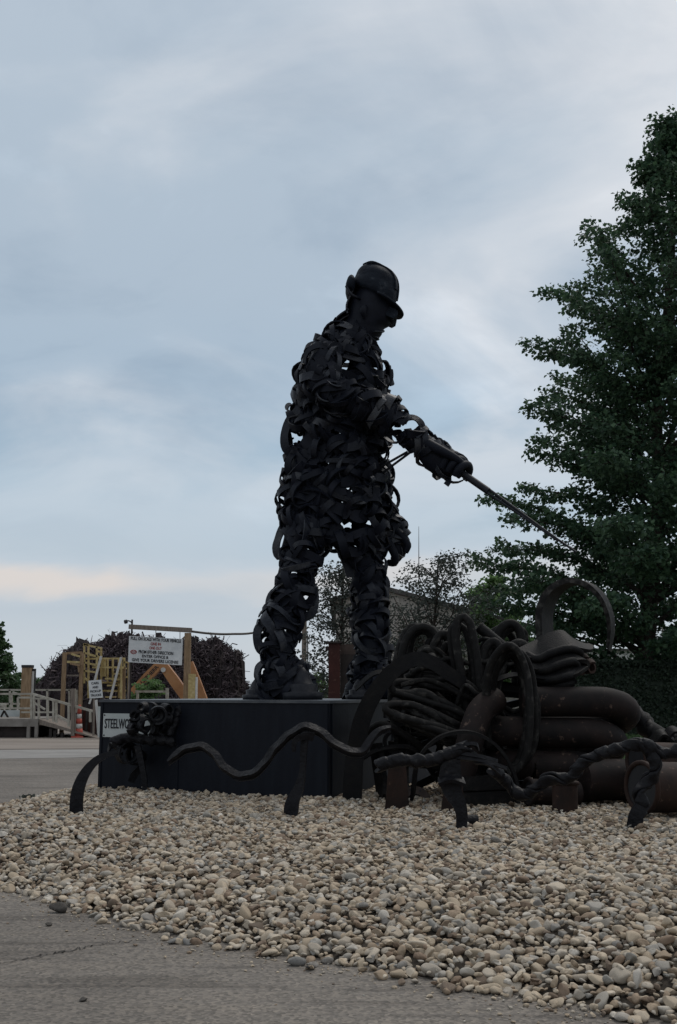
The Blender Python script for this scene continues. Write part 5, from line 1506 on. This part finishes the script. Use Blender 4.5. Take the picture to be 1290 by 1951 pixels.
def arm(a, b, w0, w1, wy, name, mid_=None):
    pa_, pb_ = P(*a, YE), P(*b, YE)
    t = nrm(pb_ - pa_); n_ = np.array([-t[2], 0, t[0]])
    pm = (pa_ + pb_) / 2
    wm = mid_ or max(w0, w1)
    pol = [pa_ - n_ * w0 / 2, pm - n_ * wm / 2, pb_ - n_ * w1 / 2, pb_ + n_ * w1 / 2, pm + n_ * wm / 2, pa_ + n_ * w0 / 2]
    m = MB(); m.prism([q_ - np.array([0, wy / 2, 0]) for q_ in pol], (0, wy, 0))
    return m.build(name, M['orange'], xe), t


sk, tS = arm((254, 1319), (306, 1265), .26, .30, .34, 'stick', .33)
bm, tB = arm((309, 1264), (356, 1330), .30, .34, .40, 'boom', .36)
arm((362, 1262), (388, 1335), .22, .30, .3, 'boom_rear', .28)
c_ = P(313, 1276.5, YE) - np.array([0, .27, 0]); MB().tube([c_, c_ + np.array([0, .5, 0])], .085, 16).build('pivot', M['whitebox'], xe)
mid_s = (P(254, 1319, YE) + P(306, 1265, YE)) / 2 + tS * .17 + np.array([0, -.175, 0])
text_mesh('lettering', 'LIEBHERR', M['ink'], sk, mid_s, tS, np.array([-tS[2], 0, tS[0]]), .82, .13, bold=.02)
MB().tube([P(262, 1312, YE - .3), P(300, 1290, YE - .3)], .04, 8).build('cylinder', M['under'], xe)
m = MB(); q_ = P(372, 1345, YE)[0]; m.box((q_ - .9, YE - .1, .6), (q_ + 1.6, YE + 1.8, .8)); m.box((q_ - .6, YE, .802), (q_ + 1.4, YE + 1.7, .98)); m.build('body', M['orange'], xe)
for dY in (-.6, 1.3):
    m = MB(); m.prism([(q_ - 1.2, YE + dY, .35), (q_ - .9, YE + dY, .0), (q_ + 2.2, YE + dY, 0), (q_ + 2.5, YE + dY, .35), (q_ + 2.2, YE + dY, .75), (q_ - .9, YE + dY, .75)], (0, .5, 0)); m.build('track', M['under'], xe)
m = MB(); m.tube(spline([P(254, 1319, YE), P(250, 1335, YE), P(256, 1352, YE)], 6), [.16, .2, .24, .26, .2, .1], 10); m.build('grapple', M['under'], xe)
# low pale guard rail under the boom
gr_ = thing('guard_rail', (P(300, 1330, 36)[0], 36, 0), 'short pale guard rail in front of the green bush', 'railing')
part('rail', 'rail', gr_, ((258, 1317.5), (320, 1317.5), 36, .07)); part('post', 'rail', gr_, ((318.5, 1311), (318.5, 1350), 36, .09)); part('post', 'rail', gr_, ((262, 1315), (262, 1350), 36, .08))

# ------------------------------------------------------------------ scrap heaps
def scrap_heap(name, label, outline, Y, depth, n_strips, seed, x0, x1):
    """outline: skyline pixels; a rounded lumpy heap of that skyline plus tangled strips"""
    r_ = np.random.default_rng(seed)
    ol = np.array(outline, float)
    sk_ = np.array([P(a, b, Y) for a, b in ol])
    root = thing(name, ((sk_[0, 0] + sk_[-1, 0]) / 2, Y, 0), label, 'scrap heap')
    nx_, ny_ = 70, 26
    X = np.linspace(sk_[0, 0], sk_[-1, 0], nx_)
    top = np.interp(X, sk_[:, 0], sk_[:, 2]) * (1 + .05 * np.sin(X * 5.1) + .04 * np.sin(X * 11.3 + 1) + r_.normal(0, .02, nx_))
    v_ = []
    for j in range(ny_):
        u = j / (ny_ - 1) * 2 - 1
        prof_ = (1 - abs(u) ** 2.4) ** .6
        for i in range(nx_):
            h = top[i] * prof_
            h *= 1 + .10 * math.sin(X[i] * 2.7 + u * 5) * math.sin(u * 9 + X[i]) * (abs(u) > .05)
            v_.append((X[i] + r_.normal(0, .05), Y + u * depth + r_.normal(0, .08), max(h - .12 + r_.normal(0, .05), -.1)))
    f_ = [(j * nx_ + i, j * nx_ + i + 1, (j + 1) * nx_ + i + 1, (j + 1) * nx_ + i) for j in range(ny_ - 1) for i in range(nx_ - 1)]
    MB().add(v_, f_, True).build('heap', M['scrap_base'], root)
    m = MB()
    for _ in range(n_strips):
        x_ = r_.uniform(sk_[0, 0], sk_[-1, 0]); u = r_.uniform(-.95, .25)
        t_ = np.interp(x_, sk_[:, 0], sk_[:, 2])
        if t_ < .3:
            continue
        zb = t_ * (1 - abs(u) ** 2.4) ** .6 - r_.uniform(0, .25)
        c_ = np.array([x_, Y + u * depth, zb])
        L_ = r_.uniform(.18, .6) * (2.2 if r_.random() < .07 else 1)
        d0 = nrm(r_.normal(size=3) * np.array([1, .7, .7]))
        d1 = nrm(r_.normal(size=3))
        pts = np.array([c_ - d0 * L_ / 2, c_ - d0 * L_ * .2 + d1 * L_ * r_.uniform(0, .3), c_ + d0 * L_ * .2 + d1 * L_ * r_.uniform(0, .3), c_ + d0 * L_ / 2])
        pts[:, 2] = np.maximum(pts[:, 2], .02)
        T2 = nrm(np.gradient(pts, axis=0)); W2 = nrm(np.cross(T2, nrm(r_.normal(size=3)))) * r_.uniform(.008, .034)
        vv = np.vstack([pts - W2, pts + W2])
        m.add(vv, [(i, i + 1, 5 + i, 4 + i) for i in range(3)], True)
    o = m.build('tangle', M['scrap'], root); tag(o, kind='stuff')
    return root


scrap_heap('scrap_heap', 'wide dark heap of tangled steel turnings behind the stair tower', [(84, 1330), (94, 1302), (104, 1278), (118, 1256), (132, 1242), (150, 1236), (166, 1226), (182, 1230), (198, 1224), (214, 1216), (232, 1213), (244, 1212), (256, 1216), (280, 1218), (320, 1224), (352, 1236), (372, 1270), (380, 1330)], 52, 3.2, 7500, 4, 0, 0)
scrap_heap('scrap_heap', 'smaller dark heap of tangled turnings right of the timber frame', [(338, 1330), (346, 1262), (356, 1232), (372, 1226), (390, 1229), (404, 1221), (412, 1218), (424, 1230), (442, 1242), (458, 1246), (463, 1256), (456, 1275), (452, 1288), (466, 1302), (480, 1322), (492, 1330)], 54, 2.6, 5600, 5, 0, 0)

# ------------------------------------------------------------------ mill building far behind
YBd = 48.0
bw = lambda a, b: P(a, b, YBd)
bld = thing('mill_building', (bw(800, 1300)[0], YBd, 0), 'pale gabled mill shed with dark roof edge behind the thin trees', 'building')
xL, xRg, xR = bw(640, 1200)[0], bw(725, 1200)[0], bw(1010, 1200)[0]
zRg = bw(725, 1124)[2]; slp = (bw(725, 1124)[2] - bw(1010, 1199)[2]) / (xR - xRg)
zL = zRg - slp * (xRg - xL); zR = zRg - slp * (xR - xRg)
m = MB(); m.prism([(xL, YBd, 0), (xR, YBd, 0), (xR, YBd, zR), (xRg, YBd, zRg), (xL, YBd, zL)][::-1], (0, 22, 0)); m.build('wall', M['wall'], bld)
k_ = xL + .2
while k_ < xR:
    zt_ = zRg - slp * abs(k_ - xRg) - .12
    m = MB(); m.box((k_ - .05, YBd - .05, .05), (k_ + .05, YBd - .003, zt_)); m.build('rib', M['wall'], bld)
    k_ += .42
for xa, za, xb, zb in ((xL - .25, zL - slp * .25, xRg, zRg), (xRg, zRg, xR + .25, zR - slp * .25)):
    m = MB(); m.prism([(xa, YBd - .3, za + .01), (xb, YBd - .3, zb + .01), (xb, YBd - .3, zb + .2), (xa, YBd - .3, za + .2)][::-1], (0, 22.5, 0)); m.build('roof_slope', M['roof'], bld)
m = MB(); q0, q1 = bw(760, 1205), bw(850, 1330); m.box((q0[0], YBd - .09, 0), (q1[0], YBd - .06, q0[2])); m.build('door', M['roof'], bld)
for a in (700, 900, 950):
    q0, q1 = bw(a, 1215), bw(a + 28, 1240)
    m = MB(); m.box((q0[0], YBd - .1, q1[2]), (q1[0], YBd - .06, q0[2])); wo = m.build('window', M['whitebox'], bld)
    m = MB(); m.box((q0[0] + .06, YBd - .115, q1[2] + .06), (q1[0] - .06, YBd - .101, q0[2] - .06)); m.build('pane', M['glass'], wo)
Yw2 = 62.0
sh = thing('low_shed', (P(1280, 1318, Yw2)[0], Yw2 + 2, 0), 'low pale shed glimpsed under the big maple at right', 'shed')
q0, q1 = P(1120, 1240, Yw2), P(1480, 1240, Yw2)
m = MB(); m.box((q0[0], Yw2, 0), (q1[0], Yw2 + 5, q0[2])); m.build('wall', M['whitebox'], sh)
m = MB(); m.box((q0[0] - .2, Yw2 - .2, q0[2]), (q1[0] + .2, Yw2 + 5.2, q0[2] + .12)); m.build('roof', M['roof'], sh)

# rusty column, post and machinery between the legs
rc = thing('rusty_column', (P(655, 1330, 17.5)[0], 17.5, 0), 'dark red rusty steel column behind the statue between its legs', 'column')
q0, q1 = P(626, 1226, 17.5), P(648, 1340, 17.5)
m = MB(); m.box((q0[0] + .0, 17.4, 0), (q1[0], 17.75, q0[2])); m.build('shaft', M['redrust'], rc)
m = MB(); m.box((q0[0] - .03, 17.37, q0[2]), (q1[0] + .03, 17.78, q0[2] + .03)); m.build('cap', M['under'], rc)
m = MB(); q2 = P(620, 1232, 17.5); m.box((q2[0], 17.42, q2[2] - .06), (q0[0], 17.6, q2[2])); m.build('bracket', M['under'], rc)
q3, q4 = P(648, 1248, 17.9), P(700, 1340, 17.9)
m = MB(); m.box((q3[0] + .004, 17.55, 0), (q4[0], 18.3, q3[2])); m.build('cabinet', M['under'], rc)
m = MB(); m.box((q3[0] + .003, 17.6, q3[2]), (q4[0], 18.2, q3[2] + .16)); m.build('cap_box', M['tanplate'], rc)
up_ = thing('utility_pole', (P(580, 1330, 39)[0], 39, 0), 'weathered wooden utility pole seen between the statue legs', 'pole')
q_ = P(580, 1168, 39)
MB().tube([(q_[0], 39, 0), (q_[0], 39, q_[2])], [.10, .085], 12).build('pole', M['wood_grey'], up_)
MB().tube(spline([P(581, 1172, 39), P(592, 1184, 39.5), P(604, 1196, 40)], 6), .02, 6).build('wire', M['wire'], up_)
MB().tube([P(586, 1210, 39), P(587, 1330, 39)], .022, 6).build('guy_wire', M['wire'], up_)
MB().tube(spline([P(584, 1293, 39), P(605, 1298, 38), P(626, 1302, 37)], 6), .025, 6).build('wire', M['wire'], up_)
an = thing('antenna_mast', (P(797, 1330, 46)[0], 44, 0), 'thin antenna whip standing above the mill shed roof', 'antenna')
q_ = P(797, 1003, 44); MB().tube([(q_[0], 44, 0), (q_[0], 44, q_[2] * .75), (q_[0] + .02, 44, q_[2])], [.03, .02, .008], 6).build('whip', M['wire'], an)
lpole = thing('light_pole', (P(1261, 1330, 60)[0], 60, 0), 'thin grey pole glimpsed through the big tree at right', 'pole')
q_ = P(1261, 1175, 60); MB().tube([(q_[0], 60, 0), (q_[0], 60, q_[2])], [.07, .05], 8).build('pole', M['rail'], lpole)


# ------------------------------------------------------------------ vegetation
def leaves_mesh(pos, dirs, nor, size, mat, name='crown'):
    n = len(pos)
    d = nrm(dirs); s_ = nrm(np.cross(d, nor)); nn = np.cross(s_, d)
    sz = size[:, None]
    v = np.empty((n, 4, 3))
    v[:, 0] = pos
    v[:, 1] = pos + d * sz * .5 + s_ * sz * .42 + nn * sz * .12
    v[:, 2] = pos + d * sz
    v[:, 3] = pos + d * sz * .5 - s_ * sz * .42 + nn * sz * .12
    i = np.arange(n)[:, None] * 4
    tri = np.concatenate([i + np.array([[0, 1, 2]]), i + np.array([[0, 2, 3]])], 1).reshape(-1, 3)
    return raw_mesh(name, v.reshape(-1, 3), tri, mat)


def add_leaves(parent, pos, dirs, nor, size, mat, name='crown', kind=None):
    off = np.array(parent.location)
    me = leaves_mesh(pos - off, dirs, nor, size, M[mat], name)
    o = bpy.data.objects.new(name, me); C.objects.link(o); o.parent = parent
    if kind:
        o['kind'] = kind
    return o


def big_tree(name, label, base, axis_top, Rprof, n_limbs, leaf, lsize, per_node, seed, trunk_r, mat, low=0.1, twig=1.0, droop=.25, upang=(.15, .75), lsp=.42, sub_step=.6):
    r_ = np.random.default_rng(seed)
    base = np.asarray(base, float); top = np.asarray(axis_top, float)
    H = top[2]
    root = thing(name, base, label, 'tree')
    ax = lambda z_: base + (top - base) * (z_ / H) + np.array([.25 * math.sin(z_ * .7 + seed), .2 * math.cos(z_ * .6), 0]) * (z_ / H) * (1 - z_ / H) * 2
    tp2 = np.array([ax(z_) for z_ in np.linspace(0, H * .97, 24)])
    MB().tube(tp2, trunk_r * (1 - np.linspace(0, .97, 24)) ** .8 + .015, 12).build('trunk', M['bark'], root)
    limbs = MB(); P_, D_, N_, S_ = [], [], [], []
    for k in range(n_limbs):
        zt = H * (low + (1 - low) * (k + r_.uniform(0, 1)) / n_limbs)
        az = k * 2.39996 + r_.uniform(-.3, .3)
        R_ = np.interp(zt, [q_[0] for q_ in Rprof], [q_[1] for q_ in Rprof]) * r_.uniform(.72, 1.02)
        if R_ < .15:
            continue
        an_ = upang[0] + (upang[1] - upang[0]) * (zt / H) + r_.normal(0, .08)
        zs = max(zt - R_ * math.tan(an_), H * .06)
        s0 = ax(zs); e0 = ax(zt); e0 = np.array([e0[0] + R_ * math.cos(az), e0[1] + R_ * math.sin(az), zt])
        md = s0 * .5 + e0 * .5 + np.array([r_.normal(0, .15), r_.normal(0, .15), .10 * R_])
        lp_ = spline([s0, md, e0], 12)
        limbs.tube(lp_, np.linspace(max(.02, trunk_r * .28 * (R_ / 5) ** .6), .012, 12), 6, cap=False)
        hd_ = nrm(np.array([math.cos(az), math.sin(az), 0])); lat = np.array([-hd_[1], hd_[0], 0])
        nn_ = max(3, int(R_ / sub_step))
        for j in range(nn_ + 1):
            u = .22 + .78 * j / nn_
            f_ = u * 11; i_ = min(int(f_), 10); c_ = lp_[i_] + (lp_[i_ + 1] - lp_[i_]) * (f_ - i_)
            for sd in ((-1, 1, 0) if j < nn_ else (0, -1, 1)):
                tl_ = twig * (.35 + .75 * (1 - u) * min(R_ / 4, 1.2) + r_.uniform(0, .35))
                if sd == 0:
                    tl_ *= .6
                td = nrm(hd_ * r_.uniform(.4, 1.0) + lat * sd * r_.uniform(.5, 1.1) + np.array([0, 0, r_.uniform(-.15, .6)]))
                te = c_ + td * tl_ - np.array([0, 0, droop * tl_ * .4])
                if tl_ > .5:
                    limbs.tube([c_, te], [.014, .006], 4, cap=False)
                nl = int(per_node * (.5 + tl_ * .8) * r_.uniform(.6, 1.3))
                uu = r_.uniform(.15, 1.08, nl)
                pp2 = c_ + (te - c_) * uu[:, None] + np.clip(r_.normal(0, 1, (nl, 3)), -1.7, 1.7) * (1.15 - .6 * uu[:, None]) * np.array([lsp, lsp, lsp * .6]) * (.55 + .45 * twig) * .6
                P_.append(pp2)
                dd2 = td * .5 + r_.normal(0, .6, (nl, 3)) + np.array([0, 0, -.45]); D_.append(dd2)
                N_.append(r_.normal(0, .5, (nl, 3)) + np.array([0, 0, 1.0])); S_.append(lsize * r_.uniform(.65, 1.25, nl))
    limbs.build('branches', M['bark'], root)
    add_leaves(root, np.vstack(P_), np.vstack(D_), np.vstack(N_), np.concatenate(S_), leaf)
    return root


# the big maple at right, 36 m off
YM = 36.0
sm = F / YM
tx0 = (1285 - CX) / sm
zpx = lambda y_: CAMZ + (1318 - y_) / sm
prof_m = [(zpx(1250), 3.6), (zpx(1180), 5.4), (zpx(1100), 5.8), (zpx(1020), 6.3), (zpx(930), 5.1), (zpx(850), 4.3), (zpx(740), 4.4), (zpx(610), 4.6), (zpx(510), 4.2), (zpx(420), 2.8), (zpx(350), 2.0), (zpx(270), .9), (zpx(160), .15)]
big_tree('maple_tree', 'tall dark green maple filling the right edge behind the heap', ((1215 - CX) / sm, YM, 0), ((1338 - CX) / sm, YM, zpx(150)), prof_m, 112, 'leaf_dark', .165, 46, 3, .30, 'bark', low=.12, lsp=.36, upang=(.18, .9), sub_step=.62, twig=1.15)

# light green tree behind at centre right
YL = 48.0; sl_ = F / YL
big_tree('light_tree', 'light green tree left of the big maple above the mill roof', ((935 - CX) / sl_, YL, 0), ((938 - CX) / sl_, YL, CAMZ + (1318 - 1100) / sl_), [(1.0, 1.0), (2.5, 1.5), (4.2, 1.6), (5.5, .9), (6.4, .1)], 30, 'leaf_light', .19, 34, 8, .09, 'bark', low=.2, twig=.6, lsp=.32, sub_step=.5)
# two thin trees with sparse small leaves
YS1 = 30.0; s1_ = F / YS1
big_tree('thin_tree', 'thin sparse tree with small dark leaves right of the statue legs', ((786 - CX) / s1_, YS1, 0), ((838 - CX) / s1_, YS1, CAMZ + (1318 - 1058) / s1_), [(1.2, .5), (2.0, 1.0), (2.8, 1.35), (3.8, 1.35), (4.5, 1.0), (5.0, .3)], 38, 'leaf_thin', .085, 24, 12, .06, 'bark', low=.3, twig=.85, lsp=.30, upang=(.5, 1.0), sub_step=.34)
big_tree('thin_tree', 'thin sparse tree with small dark leaves between the statue legs', ((668 - CX) / s1_, YS1 + 1, 0), ((655 - CX) / s1_, YS1 + 1, CAMZ + (1318 - 1066) / s1_), [(1.0, .6), (1.8, 1.05), (2.8, 1.15), (3.8, .85), (4.6, .5), (5.0, .2)], 38, 'leaf_thin', .085, 22, 15, .06, 'bark', low=.2, twig=.8, lsp=.30, upang=(.2, .8), sub_step=.34)
# dark conifer-like tree at the left edge and small far trees
YC_ = 58.0; scl = F / YC_
big_tree('evergreen_tree', 'dark green tree cut by the left frame edge', ((-18 - CX) / scl, YC_, 0), ((-18 - CX) / scl, YC_, CAMZ + (1318 - 1182) / scl), [(.6, 1.5), (1.5, 1.7), (2.6, 1.45), (3.8, 1.0), (4.6, .5), (5.1, .1)], 50, 'leaf_mid', .20, 34, 21, .12, 'bark', low=.1, twig=.5, lsp=.28, sub_step=.4)
YF = 75.0; sf_ = F / YF
for px_, top_, R_, lab, sd in ((32, 1282, 1.2, 'low bushy tree between the left evergreen and the post cabinet', 31), (76, 1290, 1.0, 'small far tree right of the post cabinet', 33), (484, 1308, .8, 'small far shrub at the right foot of the small scrap heap', 35)):
    big_tree('far_tree', lab, ((px_ - CX) / sf_, YF, 0), ((px_ - CX) / sf_, YF, CAMZ + (1318 - top_) / sf_), [(.3, R_), (1.2, R_ * 1.1), (2.0, R_ * .7), (2.8, .15)], 18, 'leaf_mid', .2, 34, sd, .07, 'bark', low=.1, twig=.5, lsp=.28, sub_step=.4)
for px_, top_, Y_, R_, lab, leafm, sd in ((288, 1296, 38.5, .55, 'small green bush behind the guard rail under the boom', 'leaf_light', 41), (603, 1278, 33.0, .5, 'small bright green shrub behind the left boot', 'leaf_light', 43)):
    s_ = F / Y_
    t_ = big_tree('bush', lab, ((px_ - CX) / s_, Y_, 0), ((px_ - CX) / s_, Y_, CAMZ + (1318 - top_) / s_), [(.2, R_), (.8, R_ * 1.1), (1.4, R_ * .7), (1.9, .1)], 20, leafm, .11, 22, sd, .04, 'bark', low=.1, twig=.35, lsp=.2, sub_step=.25)
    t_['category'] = 'bush'

# clipped dark hedge at right
hx0, hx1 = P(1100, 1330, 33)[0], P(1420, 1330, 33)[0]
hz_ = P(1200, 1264, 33)[2]
hg = thing('hedge', ((hx0 + hx1) / 2, 33.5, 0), 'dark clipped hedge under the big maple', 'hedge')
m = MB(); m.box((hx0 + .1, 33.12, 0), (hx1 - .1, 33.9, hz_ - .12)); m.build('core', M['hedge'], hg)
n = 16000
hp = np.column_stack([rng.uniform(hx0, hx1, n), 33 + rng.uniform(0, 1, n) ** 2 * 1.0, rng.uniform(.02, hz_, n)])
tm = rng.random(n) < .3
hp[tm, 2] = hz_ + rng.normal(0, .035, tm.sum()); hp[tm, 1] = rng.uniform(33, 34, tm.sum())
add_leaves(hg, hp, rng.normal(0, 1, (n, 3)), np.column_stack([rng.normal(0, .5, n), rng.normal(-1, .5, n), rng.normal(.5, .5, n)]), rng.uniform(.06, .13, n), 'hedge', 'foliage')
# grass on the lawn
n = 26000
gxp = np.column_stack([rng.uniform(3.6, 14, n), 19.8 + rng.random(n) ** 1.5 * 13, np.full(n, .01)])
me = leaves_mesh(gxp, rng.normal(0, .35, (n, 3)) + np.array([0, 0, 1.0]), rng.normal(0, 1, (n, 3)) + np.array([0, -.6, 0]), rng.uniform(.05, .11, n), M['grass'], 'grass')
go = bpy.data.objects.new('grass', me); C.objects.link(go); tag(go, 'short green lawn grass behind the heap', 'grass', kind='stuff')
# a few weeds at the gravel's left rim
wd = thing('weed_tuft', ground_pt(60, 1518), 'dry weed tuft at the left rim of the gravel', 'weed')
n = 40
c_ = ground_pt(60, 1522)
add_leaves(wd, c_ + rng.normal(0, 1, (n, 3)) * np.array([.06, .04, 0]), rng.normal(0, .5, (n, 3)) + np.array([0, 0, 1.0]), rng.normal(0, 1, (n, 3)), rng.uniform(.03, .07, n), 'leaf_thin', 'blades')
